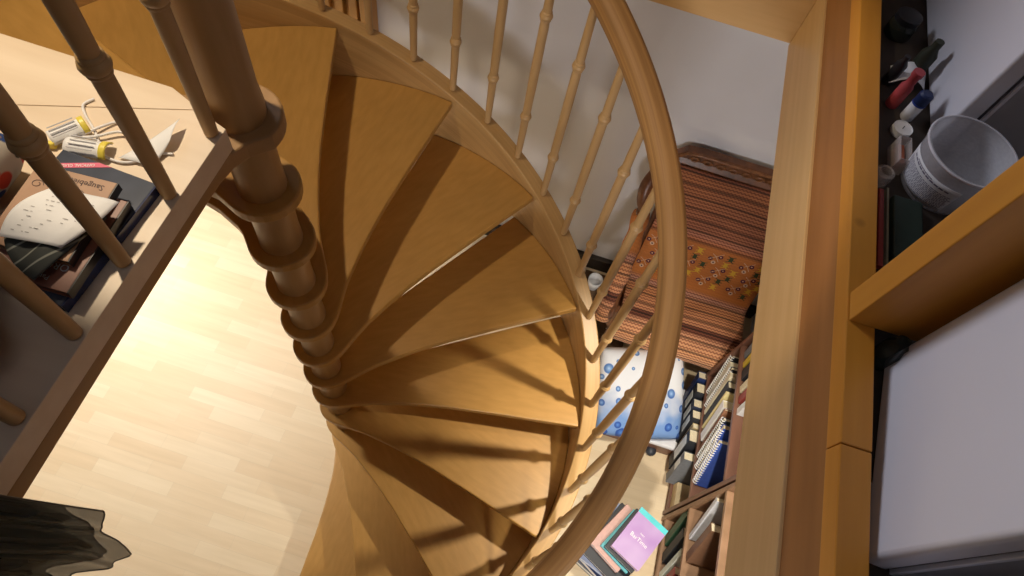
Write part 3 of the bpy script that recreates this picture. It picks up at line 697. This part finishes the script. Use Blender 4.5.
# brown bookcase, seen from above between its shelves
bk2 = [('dark green book with cream pages leaning at the top of the brown bookcase low compartment', .19, .045, .27, dgr, .085, 22, 0.071), ('black book behind the dark green book in the brown bookcase', .20, .05, .26, blk, .005, 20, 0.071),
       ('white booklet with a green band in the brown bookcase', .19, .03, .27, colr((.72, .78, .72)), -.065, 18, 0.071), ('red book next to the white booklet in the brown bookcase', .18, .035, .22, redd, -.12, 16, 0.071), ('dark blue book beside the red book in the brown bookcase', .18, .04, .24, nvy, -.18, 14, 0.071),
       ('grey white flat backed book leaning in the middle compartment of the brown bookcase', .19, .022, .29, colr((.55, .56, .60)), .075, 24, 0.401), ('brown leather book in the middle compartment of the brown bookcase', .18, .04, .26, brn, -.02, 22, 0.401)]
for lb_, w_, t_, h_, cv, y, a, z in bk2:
    y -= .065
    book('book', lb_, w_, t_, h_, cv, (SX + 0.012, y, z + t_ * math.sin(math.radians(a))), lean(a), GB)
for i, (lb_, t_) in enumerate([('tan paperback at the bottom of the flat stack in the brown bookcase', .03), ('tan paperback second from the bottom of the flat stack in the brown bookcase', .025), ('sand coloured paperback third in the flat stack in the brown bookcase', .028), ('grey paperback on top of the flat stack in the brown bookcase', .02)]):
    book('book', lb_, .14, t_, .20, [beige, colr((.45, .34, .22)), colr((.55, .45, .30)), gry][i], (SX + 0.02, -0.160, 0.401 + 0.031 * i), (math.radians(90), 0, 0), GB)

# ------------------------------------------------------------------ pile of books on the floor
PC = Vector((1.34, -0.045)); PA = math.radians(62)
def flat(name, label, w_, h_, t_, cover, cx, cy, z, ang, group, page=None, cat='book'):
    """lying flat: local x = width, y = height"""
    b_ = thing(name, label, cat, (cx, cy, z), group, rot=(0, 0, ang))
    bm = bmesh.new(); c = 0.002
    box(bm, -w_ / 2, w_ / 2, -h_ / 2, h_ / 2, 0, c); box(bm, -w_ / 2, w_ / 2, -h_ / 2, h_ / 2, t_ - c, t_); box(bm, -w_ / 2, -w_ / 2 + c, -h_ / 2, h_ / 2, c, t_ - c)
    obj('cover', bm, cover, b_, bevel=0.0007, local=True, seg=1)
    obj('pages', B(-w_ / 2 + c, w_ / 2 - 0.004, -h_ / 2 + 0.003, h_ / 2 - 0.003, c, t_ - c), page or M_cream, b_, local=True)
    return b_
GP = 'pile of books standing on the floor'
z = 0.0005
pile = [('large grey book at the very bottom of the floor pile', .24, .31, .050, gry, 1.30, -.06, 66), ('navy book second from the bottom of the floor pile', .22, .29, .055, nvy, 1.30, -.07, 60), ('white album low in the floor pile with blue edges', .23, .29, .03, lbl, 1.29, -.055, 70),
        ('brown leather book in the lower half of the floor pile', .21, .27, .052, brn, 1.30, -.06, 56), ('light blue book in the middle of the floor pile', .20, .27, .040, lbl, 1.285, -.05, 68), ('black album in the middle of the floor pile', .22, .29, .025, blk, 1.29, -.07, 62)]
for lb_, w_, h_, t_, cv, x, y, a in pile:
    flat('book', lb_, w_, h_, t_, cv, x, y, z, math.radians(a - 90), GP, page=M_paper); z += t_ + 0.0006
zt = z
flat('book', 'dusty pink book sticking out left under the purple book', .165, .245, .03, pinkb, 1.285, -.045, z, math.radians(-31), GP, page=M_paper); z += .0306
flat('book', 'teal paperback showing its edge under the purple book', .155, .225, .018, tl, 1.318, -.05, z, math.radians(-30), GP, page=M_paper); z += .0186
flat('book', 'black book directly below the purple topped book', .155, .225, .022, blk, 1.330, -.048, z, math.radians(-28), GP, page=M_paper); z += .0226
TP = z
def grad_purple():
    mt, nt, b = newmat('purple_cover'); L = nt.links
    tc = nt.nodes.new('ShaderNodeTexCoord'); n = nt.nodes.new('ShaderNodeTexNoise'); n.inputs['Scale'].default_value = 7; L.new(tc.outputs['Object'], n.inputs['Vector'])
    r = nt.nodes.new('ShaderNodeValToRGB'); r.color_ramp.elements[0].position = .3; r.color_ramp.elements[0].color = (.42, .24, .56, 1); r.color_ramp.elements[1].position = .7; r.color_ramp.elements[1].color = (.56, .40, .68, 1)
    L.new(n.outputs['Fac'], r.inputs['Fac']); L.new(r.outputs['Color'], b.inputs['Base Color']); b.inputs['Roughness'].default_value = 0.3; return mt
M_purple = grad_purple()
PBX, PBY, PBA = 1.345, -0.0385, math.radians(-26.2)
pb = flat('book', 'purple covered book with a turquoise band on top of the floor pile', .149, .222, .026, M_purple, PBX, PBY, z, PBA, GP)
obj('turquoise_band', B(-.0746, .0746, .086, .1111, .0261, .0266), plain('turquoise_ink', (.10, .62, .68), .4), pb, local=True)
t_ = text('title_lettering', 'BarTime', 0.026, (0, 0, 0), (0, 0, 0), M_tw); t_.parent = pb; t_.location = (0.0, -0.01, 0.0268)
t_ = text('subtitle_lettering', 'Isaac', 0.012, (0, 0, 0), (0, 0, 0), M_tw); t_.parent = pb; t_.location = (0.0, 0.018, 0.0268)
# clear cased disc leaning beside
tag(obj('round_castor', lathe(bmesh.new(), [(0.004, 0), (0.018, 0.003), (0.026, 0.014), (0.028, 0.026), (0.024, 0.038), (0.014, 0.046), (0.004, 0.048)], c=(1.405, 0.465, 0.0005), seg=24), colr((.03, .035, .05)), smooth=True), 'small round dark grey castor ball lying on the floor behind the handrail', 'castor')
tag(obj('cup', lathe(bmesh.new(), [(0.025, 0), (0.03, 0.005), (0.038, 0.05), (0.042, 0.09), (0.039, 0.09), (0.034, 0.05), (0.026, 0.01), (0.003, 0.008)], c=(0.90, 1.30, 0.0105), seg=28), wht, smooth=True), 'small white cup on the floor by the skirting behind the stair stringer', 'cup')
bm = bmesh.new(); tube(bm, [(1.035, 1.07, 0.003), (1.03, 0.98, 0.20), (1.13, 1.0, 0.20)], 0.0022, 6); tube(bm, [(1.04, 0.99, 0.003), (1.115, 1.06, 0.19)], 0.0022, 6)
tag(obj('wire_stand', bm, M_tw), 'thin white crossed wire stand on the floor left of the armchair', 'stand')

# ------------------------------------------------------------------ things on the landing
LZ = 2.4505
GLP = 'books and papers on the landing'
def gloss(name, col): return plain(name, col, 0.18, var=0.25, scale=14)
# thick glossy dark volume at the bottom
db = flat('book', 'glossy dark grey book with a pink corner band, lowest on the landing', .150, .213, .018, gloss('dark_glossy_cover', (0.075, 0.085, 0.115)), -0.080, -0.314, LZ, math.radians(-3), GLP, page=colr((.10, .12, .20), .2))
M_pinkband = plain('pink_ink', (.75, .12, .22), .4)
bm = bmesh.new(); prism(bm, [(-.0745, .078), (-.0745, .069), (.004, .1062), (-.016, .1062)], .0181, .0186); obj('pink_band', bm, M_pinkband, db, local=True)
t_ = text('band_lettering', 'OFFICIAL GUIDE', 0.0066, (0, 0, 0), (0, 0, 0), M_tw); t_.parent = db; t_.location = (-.0405, .0895, .0188); t_.rotation_euler = (0, 0, math.radians(26 + 180))
obj('spine_strip', B(.0752, .0772, -.1065, .1065, .0, .0182), gloss('navy_gloss', (.02, .03, .10)), db, local=True)
z1 = LZ + .0187
rb = flat('book', 'reddish brown book with pale lettering at the near end of the landing pile', .112, .150, .0155, wood('red_brown_cover', (.22, .08, .05), (.36, .16, .11), (8, 8, 8), rough=.35), -0.062, -0.337, z1, math.radians(2), GLP, page=M_black)
t_ = text('title_lettering', 'ORO', 0.015, (0, 0, 0), (0, 0, 0), M_label); t_.parent = rb; t_.location = (.024, -.043, .0158); t_.rotation_euler = (0, 0, PI)
t_ = text('author_lettering', 'Patrici', 0.010, (0, 0, 0), (0, 0, 0), M_label); t_.parent = rb; t_.location = (.012, -.062, .0158); t_.rotation_euler = (0, 0, PI)
obj('spine_tape', B(.0562, .0580, -.075, .075, .0, .0158), M_black, rb, local=True)
z1 += .0162
ob = flat('book', 'worn tan brown book with dark lettering and black spine, under the white sheet', .112, .130, .014, wood('tan_cover', (.42, .22, .12), (.55, .33, .20), (12, 12, 12), rough=.5), -0.078, -0.314, z1, math.radians(4), GLP, page=M_black)
obj('spine_tape', B(.0562, .0580, -.065, .065, .0, .0142), M_black, ob, local=True)
t_ = text('title_lettering', 'Saugebiete Ihou', 0.0125, (0, 0, 0), (0, 0, 0), M_text); t_.parent = ob; t_.location = (.004, .052, .0143); t_.rotation_euler = (0, 0, PI)
bm = bmesh.new()
for j in range(3):
    tube(bm, [(-.040 + .009 * math.cos(a) * (1 - a / 12) + j * .028, .034 + .007 * math.sin(a) * (1 - a / 12), .0143) for a in [q * .5 for q in range(16)]], .0005, 4)
obj('ornament', bm, M_text, ob, local=True)
z1 += .0145
# necktie, folded
def tie_mat():
    mt, nt, b = newmat('striped_grey_cloth'); L = nt.links
    tc = nt.nodes.new('ShaderNodeTexCoord'); mp = nt.nodes.new('ShaderNodeMapping'); mp.inputs['Rotation'].default_value = (0, 0, .5); L.new(tc.outputs['Object'], mp.inputs['Vector'])
    wv = nt.nodes.new('ShaderNodeTexWave'); wv.inputs['Scale'].default_value = 16; L.new(mp.outputs['Vector'], wv.inputs['Vector'])
    r = nt.nodes.new('ShaderNodeValToRGB'); r.color_ramp.elements[0].position = .93; r.color_ramp.elements[0].color = (.05, .055, .05, 1); r.color_ramp.elements[1].position = .99; r.color_ramp.elements[1].color = (.34, .35, .30, 1)
    L.new(wv.outputs['Fac'], r.inputs['Fac']); L.new(r.outputs['Color'], b.inputs['Base Color']); b.inputs['Roughness'].default_value = .75; return mt
bm = bmesh.new()
def tie(u, v):
    a, b_, c_, d_ = Vector((-.105, -.372, 0)), Vector((-.036, -.412, 0)), Vector((-.008, -.300, 0)), Vector((-.085, -.300, 0))
    p = a.lerp(b_, u).lerp(d_.lerp(c_, u), v); p.y -= .010 * math.sin(PI * u) * (1 - v)
    p.z = z1 + 0.003 + 0.003 * math.sin(9 * u + 4 * v) + 0.005 * math.sin(PI * v)
    if v > .0 and u > .75: p.z -= .004 * (u - .75)
    return p
sheet(bm, tie, 26, 10, 0.003)
tag(obj('striped_cloth', bm, tie_mat(), smooth=True), 'dark grey cloth with thin pale stripes lying under the white sheet on the landing', 'cloth', GLP)
# curved white sheet with faint writing
def sheetfn(u, v):
    a = Vector((-0.102, -0.376, 0)); b_ = Vector((-0.028, -0.364, 0)); c_ = Vector((0.000, -0.277, 0)); d_ = Vector((-0.085, -0.288, 0))
    p = a.lerp(b_, u).lerp(d_.lerp(c_, u), v)
    p.z = z1 + 0.0135 + 0.008 * math.sin(PI * (0.1 + 0.8 * v)) * (1 - .6 * u)
    p.x += -0.012 * math.sin(PI * v) * (1 - u); p.x += .006 * math.sin(PI * v) * u; p.z -= .004 * max(0, u - .85) / .15
    return p
bm = bmesh.new(); sheet(bm, sheetfn, 16, 16, 0.0006)
pp = tag(obj('paper_sheet', bm, M_paper, smooth=True), 'curved white paper sheet with faint writing on top of the books on the landing', 'paper', GLP)
bm = bmesh.new(); random.seed(3)
for r_ in range(9):
    v = 0.12 + r_ * 0.085; u = 0.12 + random.random() * .1
    while u < 0.8:
        du = random.uniform(.02, .07)
        if random.random() < .5:
            vs = [bm.verts.new(sheetfn(a, b_) + Vector((0, 0, .0009))) for a, b_ in ((u, v), (u + du, v), (u + du, v + .012), (u, v + .012))]; bm.faces.new(vs)
        u += du + .03
obj('handwriting', bm, colr((.42, .40, .40)), pp)
tag(obj('paper_sheet', B(-.10, .02, -.045, .045, 0, .0008, mtx=Matrix.Translation((-0.215, -0.405, LZ + .0005)) @ Matrix.Rotation(.1, 4, 'Z')), colr((.45, .55, .78)), None), 'pale blue paper lying at the picture edge left of the striped cloth', 'paper', GLP)
def sheet2(u, v):
    P4 = [(-0.083, -0.181), (-0.031, -0.180), (-0.023, -0.132), (-0.031, -0.091)]
    a, b_, c_, d_ = [Vector((x, y, 0)) for x, y in P4]
    p = a.lerp(b_, u).lerp(d_.lerp(c_, u), v); p.z = LZ + 0.003 + 0.014 * v * v + .004 * math.sin(3 * u); return p
bm = bmesh.new(); sheet(bm, sheet2, 8, 8, 0.0005)
tag(obj('paper_sheet', bm, M_paper, smooth=True), 'blank white paper scrap lying on the cable between two landing balusters', 'paper', GLP)
# two yellow and white packets
def packet(label, cx, cy, ang, L_=.068, W_=.042):
    p = thing('packet', label, 'packet', (cx, cy, LZ), 'tissue packets on the landing', rot=(0, 0, ang))
    def f(u, v):
        a = (v - .5) * 1.9; return Vector(((u - .5) * L_, W_ * .56 * math.sin(a), 0.004 + .026 * math.cos(a) - .012))
    bm = bmesh.new(); sheet(bm, f, 10, 12, .002); obj('wrapper', bm, M_paper, p, smooth=True, local=True)
    def g(u, v):
        a = (v - .5) * 2.0; return Vector((L_ * (.36 + .16 * u), W_ * .58 * math.sin(a), 0.0052 + .0275 * math.cos(a) - .012))
    bm = bmesh.new(); sheet(bm, g, 4, 12, .002); obj('yellow_end', bm, M_yel, p, smooth=True, local=True)
    bm = bmesh.new()
    for r_ in range(4):
        box(bm, -.022, .015, -.012 + r_ * .007, -.0105 + r_ * .007, .0188, .0196)
    obj('printing', bm, colr((.45, .45, .48)), p, local=True); return p
packet('white and yellow tissue packet farther from the books, by the cable loop', -0.170, -0.167, math.radians(55), .052, .034)
packet('white and yellow tissue packet lying against the dark book corner', -0.128, -0.184, math.radians(10), .060, .034)
tag(obj('yellow_clip', B(-.018, .018, -.004, .004, 0, .012, mtx=Matrix.Translation((-0.190, -0.200, LZ)) @ Matrix.Rotation(.3, 4, 'Z')), M_yel, bevel=.002), 'small yellow clip between the two tissue packets', 'clip')
# white cable in loops
cb = smoothpts([(-.176, -.094, .003), (-.184, -.110, .003), (-.170, -.127, .003), (-.140, -.150, .003), (-.118, -.172, .003), (-.100, -.186, .004), (-.071, -.186, .004), (-.052, -.170, .004), (-.064, -.146, .004), (-.078, -.124, .004), (-.100, -.114, .004), (-.121, -.122, .004), (-.140, -.150, .008), (-.152, -.166, .004), (-.130, -.160, .008), (-.100, -.140, .009), (-.070, -.152, .003), (-.050, -.156, .003), (-.030, -.150, .003), (-.016, -.146, .003)])
tag(obj('cable', tube(bmesh.new(), [p + Vector((0, 0, LZ - .001)) for p in cb], 0.0022, 8), M_cable, smooth=True), 'white cable lying in loops on the landing behind the packets', 'cable')
# floral pouch at the picture edge
def floral():
    mt, nt, b = newmat('floral_fabric'); L = nt.links
    tc = nt.nodes.new('ShaderNodeTexCoord'); prev = None
    base = nt.nodes.new('ShaderNodeRGB'); base.outputs[0].default_value = (.62, .57, .48, 1); prev = base.outputs[0]
    for sc, col, th, off in ((34, (.02, .05, .03), .20, 0), (22, (.02, .06, .22), .22, 3), (18, (.62, .06, .03), .24, 7.3), (30, (.45, .25, .08), .12, 5)):
        mp = nt.nodes.new('ShaderNodeMapping'); mp.inputs['Location'].default_value = (off, off, off); L.new(tc.outputs['Object'], mp.inputs['Vector'])
        v = nt.nodes.new('ShaderNodeTexVoronoi'); v.inputs['Scale'].default_value = sc; L.new(mp.outputs['Vector'], v.inputs['Vector'])
        r = nt.nodes.new('ShaderNodeValToRGB'); r.color_ramp.elements[0].position = th; r.color_ramp.elements[0].color = (1, 1, 1, 1); r.color_ramp.elements[1].position = th + .05; r.color_ramp.elements[1].color = (0, 0, 0, 1); L.new(v.outputs['Distance'], r.inputs['Fac'])
        mx = nt.nodes.new('ShaderNodeMix'); mx.data_type = 'RGBA'; L.new(r.outputs['Color'], mx.inputs['Factor']); L.new(prev, mx.inputs['A']); mx.inputs['B'].default_value = (*col, 1); prev = mx.outputs['Result']
    L.new(prev, b.inputs['Base Color']); b.inputs['Roughness'].default_value = .8; return mt
bm = bmesh.new(); bmesh.ops.create_uvsphere(bm, u_segments=32, v_segments=18, radius=1)
for v in bm.verts:
    x, y, z = v.co; f = 1 + .05 * math.sin(5 * math.atan2(y, x)); v.co = Vector((x * .085 * f, y * .062 * f, max(-.92, z) * .062))
bmesh.ops.transform(bm, matrix=Matrix.Translation((-.234, -.300, LZ + .0575)) @ Matrix.Rotation(.5, 4, 'Z'), verts=bm.verts)
tag(obj('pouch', bm, floral(), smooth=True), 'rounded fabric pouch with red and blue flower print at the left picture edge', 'pouch')
bm = bmesh.new(); bmesh.ops.create_uvsphere(bm, u_segments=32, v_segments=18, radius=1)
for v in bm.verts:
    x, y, z = v.co; f = 1 + .09 * math.sin(6 * math.atan2(y, x) + 3 * z); v.co = Vector((x * .10 * f, y * .11 * f, max(-.9, z) * .07))
bmesh.ops.transform(bm, matrix=Matrix.Translation((-.135, -.535, LZ + .0635)), verts=bm.verts)
tag(obj('cloth_bundle', bm, plain('dark_red_cloth', (.13, .02, .025), .85, bump=.3), smooth=True), 'dark red bundle of cloth on the landing near the lower left edge', 'cloth')

# ------------------------------------------------------------------ chiffon scarf over the landing handrail
def chiffon():
    mt, nt, b = newmat('chiffon'); L = nt.links
    tc = nt.nodes.new('ShaderNodeTexCoord'); n = nt.nodes.new('ShaderNodeTexNoise'); n.inputs['Scale'].default_value = 9; L.new(tc.outputs['Object'], n.inputs['Vector'])
    r = nt.nodes.new('ShaderNodeValToRGB'); r.color_ramp.elements[0].position = .4; r.color_ramp.elements[0].color = (.008, .018, .009, 1); r.color_ramp.elements[1].position = .7; r.color_ramp.elements[1].color = (.05, .045, .012, 1)
    L.new(n.outputs['Fac'], r.inputs['Fac']); L.new(r.outputs['Color'], b.inputs['Base Color']); b.inputs['Roughness'].default_value = .6; b.inputs['Sheen Weight'].default_value = .1
    lw = nt.nodes.new('ShaderNodeLayerWeight'); lw.inputs['Blend'].default_value = .4
    mr = nt.nodes.new('ShaderNodeMapRange'); mr.inputs['To Min'].default_value = .62; mr.inputs['To Max'].default_value = .98; L.new(lw.outputs['Facing'], mr.inputs['Value']); L.new(mr.outputs['Result'], b.inputs['Alpha'])
    return mt
M_chif = chiffon()
def interp(tab, x):
    for (a, ya), (b_, yb) in zip(tab, tab[1:]):
        if x <= b_: return ya + (yb - ya) * (x - a) / (b_ - a)
    return tab[-1][1]
bot = [(0, 2.40), (.05, 2.365), (.09, 2.345), (.13, 2.352), (.20, 2.30), (.255, 2.232), (.31, 2.262), (.42, 2.305), (.48, 2.36), (.60, 2.345), (.75, 2.37), (.88, 2.34), (1, 2.42)]
def scarf(u, v, ph=0., amp=.006, shrink=0.):
    zb = interp(bot, u) + shrink
    y1 = -0.632 - 0.150 * u
    if v < .15:
        a = v / .15 * PI * .5; return Vector((0.015 + .040 * math.sin(a), y1 - .10, 3.37 + .042 * math.cos(a) + .002 * math.sin(20 * u)))
    t = (v - .15) / .85
    z_ = 3.37 + (zb - 3.37) * t
    x = 0.055 + 0.080 * t + amp * math.sin(u * 30 + ph + 2 * t) * (0.35 + t) * (1 - .5 * math.exp(-((u - .25) / .08) ** 2)) + .004 * math.sin(9 * t + ph)
    y = y1 - .10 * max(0, (z_ - 2.38)) + .003 * math.cos(u * 30 + ph) * t
    return Vector((x, y, z_))
sc_ = thing('scarf', 'sheer dark green chiffon scarf hanging from the landing handrail at the lower left', 'scarf', (0.05, -0.69, 2.45))
for i, (ph, am, sh) in enumerate(((0, .006, 0), (1.7, .008, .045), (3.1, .006, .09), (4.4, .008, .15))):
    bm = bmesh.new(); sheet(bm, lambda u, v: scarf(u, v, ph, am, sh) + Vector((-.004 * i, 0, .0015 * i)), 64, 36); obj('layer', bm, M_chif, sc_, smooth=True)
bm = bmesh.new(); tube(bm, [scarf(i / 80, 1) for i in range(81)], .0010, 5); tube(bm, [scarf(i / 80, 1, 1.7, .008, .045) + Vector((-.004, 0, .0015)) for i in range(81)], .0008, 5)
tube(bm, [scarf(0, .15 + i / 60 * .85) for i in range(61)], .0011, 5)
obj('rolled_hem', bm, M_black, sc_, smooth=True)

# ------------------------------------------------------------------ white cabinets and clutter behind the kerb beam
def cabinet(label, x0, y0, y1, z0, z1, rad, door=.035, flapless=True, depth=.40, g='white cabinets behind the kerb beam', rz=0):
    c_ = thing('cabinet', label, 'cabinet', (x0 + depth / 2, (y0 + y1) / 2, z0), g)
    obj('door', B(x0, x0 + door, y0, y1, z0 + .006, z1), M_white, c_, bevel=rad, seg=4, auto=40)
    obj('gasket', B(x0 + door + .0002, x0 + door + .006, y0 + .006, y1 - .006, z0 + .012, z1 - .006), M_seal, c_)
    bd = obj('body', B(x0 + door + .0062, x0 + depth, y0 + .002, y1 - .002, z0, z1), M_whiteg, c_, bevel=.004)
    obj('edge_strip', B(x0 + door + .0064, x0 + door + .0125, y0 - .0005, y1 + .0005, z0 + .003, z1 + .0005), M_white, c_, bevel=.001)
    if rz: c_.rotation_euler = (0, 0, rz)
    return c_
cabinet('white cabinet with a grey side beside the plastic tub, at the upper right', 1.212, 0.420, 1.02, 2.4005, 3.25, .006)
cabinet('large white cabinet with rounded corners right of the kerb beam, below the upright board', 1.111, -0.420, -0.100, 2.4005, 3.05, .009, depth=.45, rz=-.084)
cabinet('small low white cabinet at the lower right corner, beside the large one', 1.105, -0.80, -0.440, 2.4005, 2.585, .010, depth=.24, rz=-.084)
bm = bmesh.new(); box(bm, 1.19, 1.30, -.078, -.068, 2.401, 2.78, mtx=None)
cdp = thing('carton', 'white carton with red printing standing between the upright board and the large cabinet', 'carton', (1.25, -.073, 2.4005))
obj('box', bm, wht, cdp, bevel=.001)
t_ = text('printing', 'INFO', 0.034, (0, 0, 0), (0, 0, 0), redd); t_.parent = cdp; t_.rotation_euler = (0, -PI / 2, -PI / 2); t_.location = (-.0602, 0, .30)
bm = bmesh.new(); box(bm, 1.1885, 1.1895, -.0775, -.0685, 2.62, 2.66); box(bm, 1.1885, 1.1895, -.0775, -.0685, 2.70, 2.71); obj('red_marks', bm, redd, cdp)

# plastic tub
tb = thing('plastic_tub', 'cloudy clear plastic tub with a printed white label beside the upright board', 'tub', (1.220, 0.315, 2.4005))
obj('tub_wall', lathe(bmesh.new(), [(0.060, 0.0), (0.0635, 0.003), (0.0765, 0.094), (0.080, 0.098), (0.080, 0.106), (0.0765, 0.106), (0.0755, 0.097), (0.062, 0.006), (0.02, 0.005)], c=(1.220, 0.315, 2.4005), seg=56), M_clear, tb, auto=50)
bm = bmesh.new(); tube(bm, [(1.220 + .0795 * math.cos(a), .315 + .0795 * math.sin(a), 2.4005 + .104) for a in [k * 2 * PI / 48 for k in range(48)]], .0022, 8, closed=True); obj('rim', bm, plain('milky_plastic', (.72, .70, .74), .3), tb, smooth=True)
def labfn(u, v):
    a = math.radians(165 + 105 * u); zz = .012 + .062 * v; r = .0636 + .0140 * (zz / .1) + .0006
    return Vector((1.220 + r * math.cos(a), .315 + r * math.sin(a), 2.4005 + zz))
bm = bmesh.new(); sheet(bm, labfn, 24, 6, .0003); obj('tub_label', bm, M_paper, tb, smooth=True)
bm = bmesh.new(); random.seed(5)
for r_ in range(11):
    v = .10 + r_ * .055; u = .06
    while u < .93:
        du = random.uniform(.02, .06)
        vs = [bm.verts.new(labfn(a, b_) + Vector((math.cos(math.radians(165 + 105 * a)), math.sin(math.radians(165 + 105 * a)), 0)) * .0006) for a, b_ in ((u, v), (u + du, v), (u + du, v + .025), (u, v + .025))]; bm.faces.new(vs)
        u += du + .012
for v, u0, u1, hh in ((.80, .12, .88, .05), (.88, .25, .6, .03)):
    for k in range(10):
        a0 = u0 + (u1 - u0) * k / 10; a1 = a0 + (u1 - u0) / 10 * .8
        vs = [bm.verts.new(labfn(a, b_) + Vector((math.cos(math.radians(165 + 105 * a)), math.sin(math.radians(165 + 105 * a)), 0)) * .0006) for a, b_ in ((a0, v), (a1, v), (a1, v + hh), (a0, v + hh))]; bm.faces.new(vs)
obj('label_printing', bm, colr((.16, .14, .22)), tb)
FZ = 2.4005
def bottle(name, label, x, y, prof_, mat, seg=24, cat='bottle', rot=None, parts=()):
    b_ = thing(name, label, cat, (x, y, FZ), rot=rot or (0, 0, 0))
    obj('body', lathe(bmesh.new(), prof_, seg=seg), mat, b_, auto=40, local=True)
    for nm, pr, mt in parts: obj(nm, lathe(bmesh.new(), pr, seg=seg), mt, b_, auto=40, local=True)
    return b_
bottle('small_bottle', 'small white bottle with a dark blue cap behind the candle', 1.168, 0.475, [(.011, 0), (.013, .003), (.013, .040), (.011, .044)], M_paper, parts=(('cap', [(.0135, .0442), (.0135, .064), (.010, .068)], nvy), ('cap_ring', [(.0138, .0405), (.0138, .0435)], blu)))
bottle('tealight', 'white tealight candle lying in the gap behind the kerb beam', 1.155, 0.430, [(.0185, 0), (.0192, .002), (.0192, .014), (.0185, .014), (.0180, .0115), (.002, .0112)], M_paper, cat='candle', parts=(('wick', [(.0008, .0113), (.0008, .018)], M_black),))
bottle('marker_tube', 'faded red plastic tube in the gap, left of the small white bottle', 1.138, 0.500, [(.012, 0), (.013, .004), (.013, .050), (.009, .058), (.009, .075), (.011, .078), (.011, .088)], colr((.48, .07, .08)), cat='tube')
bottle('glass_jar', 'dark glass jar with a black lid in the gap at the top right', 1.147, 0.720, [(.026, 0), (.029, .004), (.029, .030), (.024, .038)], M_dglass, cat='jar', parts=(('lid', [(.027, .0385), (.027, .050), (.024, .052)], M_black),))
bottle('dark_bottle', 'olive black bottle against the upper white cabinet', 1.178, 0.60, [(.015, 0), (.017, .003), (.017, .060), (.009, .075), (.009, .092)], colr((.03, .035, .02)))
bottle('spray_bottle', 'black bottle behind the faded red tube in the gap', 1.128, 0.560, [(.010, 0), (.012, .003), (.012, .05), (.006, .06), (.006, .07)], M_black)
bm = bmesh.new(); sheet(bm, lambda u, v: Vector((1.125 + .075 * u, .545 + .045 * v + .01 * u, FZ + .012 + .02 * math.sin(PI * u) + .006 * v)), 10, 6, .0008)
tag(obj('paper_scrap', bm, M_paper, smooth=True), 'crumpled white paper scrap with dark print in the gap under the bottles', 'paper')
bottle('plastic_cup', 'small cloudy pink plastic cup at the kerb beam below the tealight', 1.114, 0.290, [(.017, 0), (.019, .003), (.017, .026), (.012, .030), (.010, .028), (.014, .004)], M_clear2, cat='cup')
cbx = thing('clear_box', 'small open clear plastic box with an orange card inside, left of the tub', 'box', (1.143, 0.366, FZ))
bm = bmesh.new(); box(bm, 1.132, 1.1335, .318, .378, FZ, FZ + .04); box(bm, 1.1525, 1.154, .318, .378, FZ, FZ + .04); box(bm, 1.1335, 1.1525, .318, .3195, FZ, FZ + .04); box(bm, 1.1335, 1.1525, .3765, .378, FZ, FZ + .04); box(bm, 1.1335, 1.1525, .3195, .3765, FZ, FZ + .0015)
obj('box_shell', bm, M_clear2, cbx); obj('orange_card', B(1.137, 1.149, .325, .370, FZ + .002, FZ + .025), colr((.40, .10, .04)), cbx)
tag(obj('red_rod', B(1.1105, 1.1205, .09, .262, FZ, FZ + .012), colr((.36, .05, .04)), bevel=.002), 'thin red rod lying along the kerb beam beside the upright board', 'rod')
tag(obj('dark_tray', B(1.134, 1.188, .02, .252, FZ, FZ + .018), colr((.025, .04, .03)), bevel=.003), 'long dark green black tray lying below the plastic tub', 'tray')
tag(obj('thin_stick', B(1.1265, 1.1300, .02, .27, FZ, FZ + .010), colr((.35, .33, .22))), 'thin pale stick between the red rod and the dark tray', 'stick')
bottle('glass_jar', 'dark glass jar lying under the upright board at the top of the large cabinet', 1.118, -.085, [(.016, 0), (.019, .003), (.019, .05), (.013, .06), (.013, .07)], M_dglass, cat='jar')
tag(obj('tag_card', B(1.1035, 1.1285, -.325, -.285, FZ, FZ + .001), M_label), 'small pale card in the gap beside the large white cabinet', 'card')
bm = bmesh.new(); tube(bm, [(1.100, -.37, FZ + .006), (1.110, -.355, FZ + .010), (1.120, -.365, FZ + .006)], .003, 8)
tag(obj('steel_clip', bm, M_chrome, smooth=True), 'shiny steel clip in the gap beside the large white cabinet', 'clip')

tag(obj('floor_sheet', B(0.84, 1.15, 0.84, 1.40, 0.0005, 0.010), plain('brown_sheet', (0.13, 0.075, 0.04), 0.9, var=.15, scale=90, bump=.3), bevel=.003), 'thin dark brown sheet on the floor between the stairs and the armchair', 'mat')  # thin dark brown sheet added over this stretch of floor
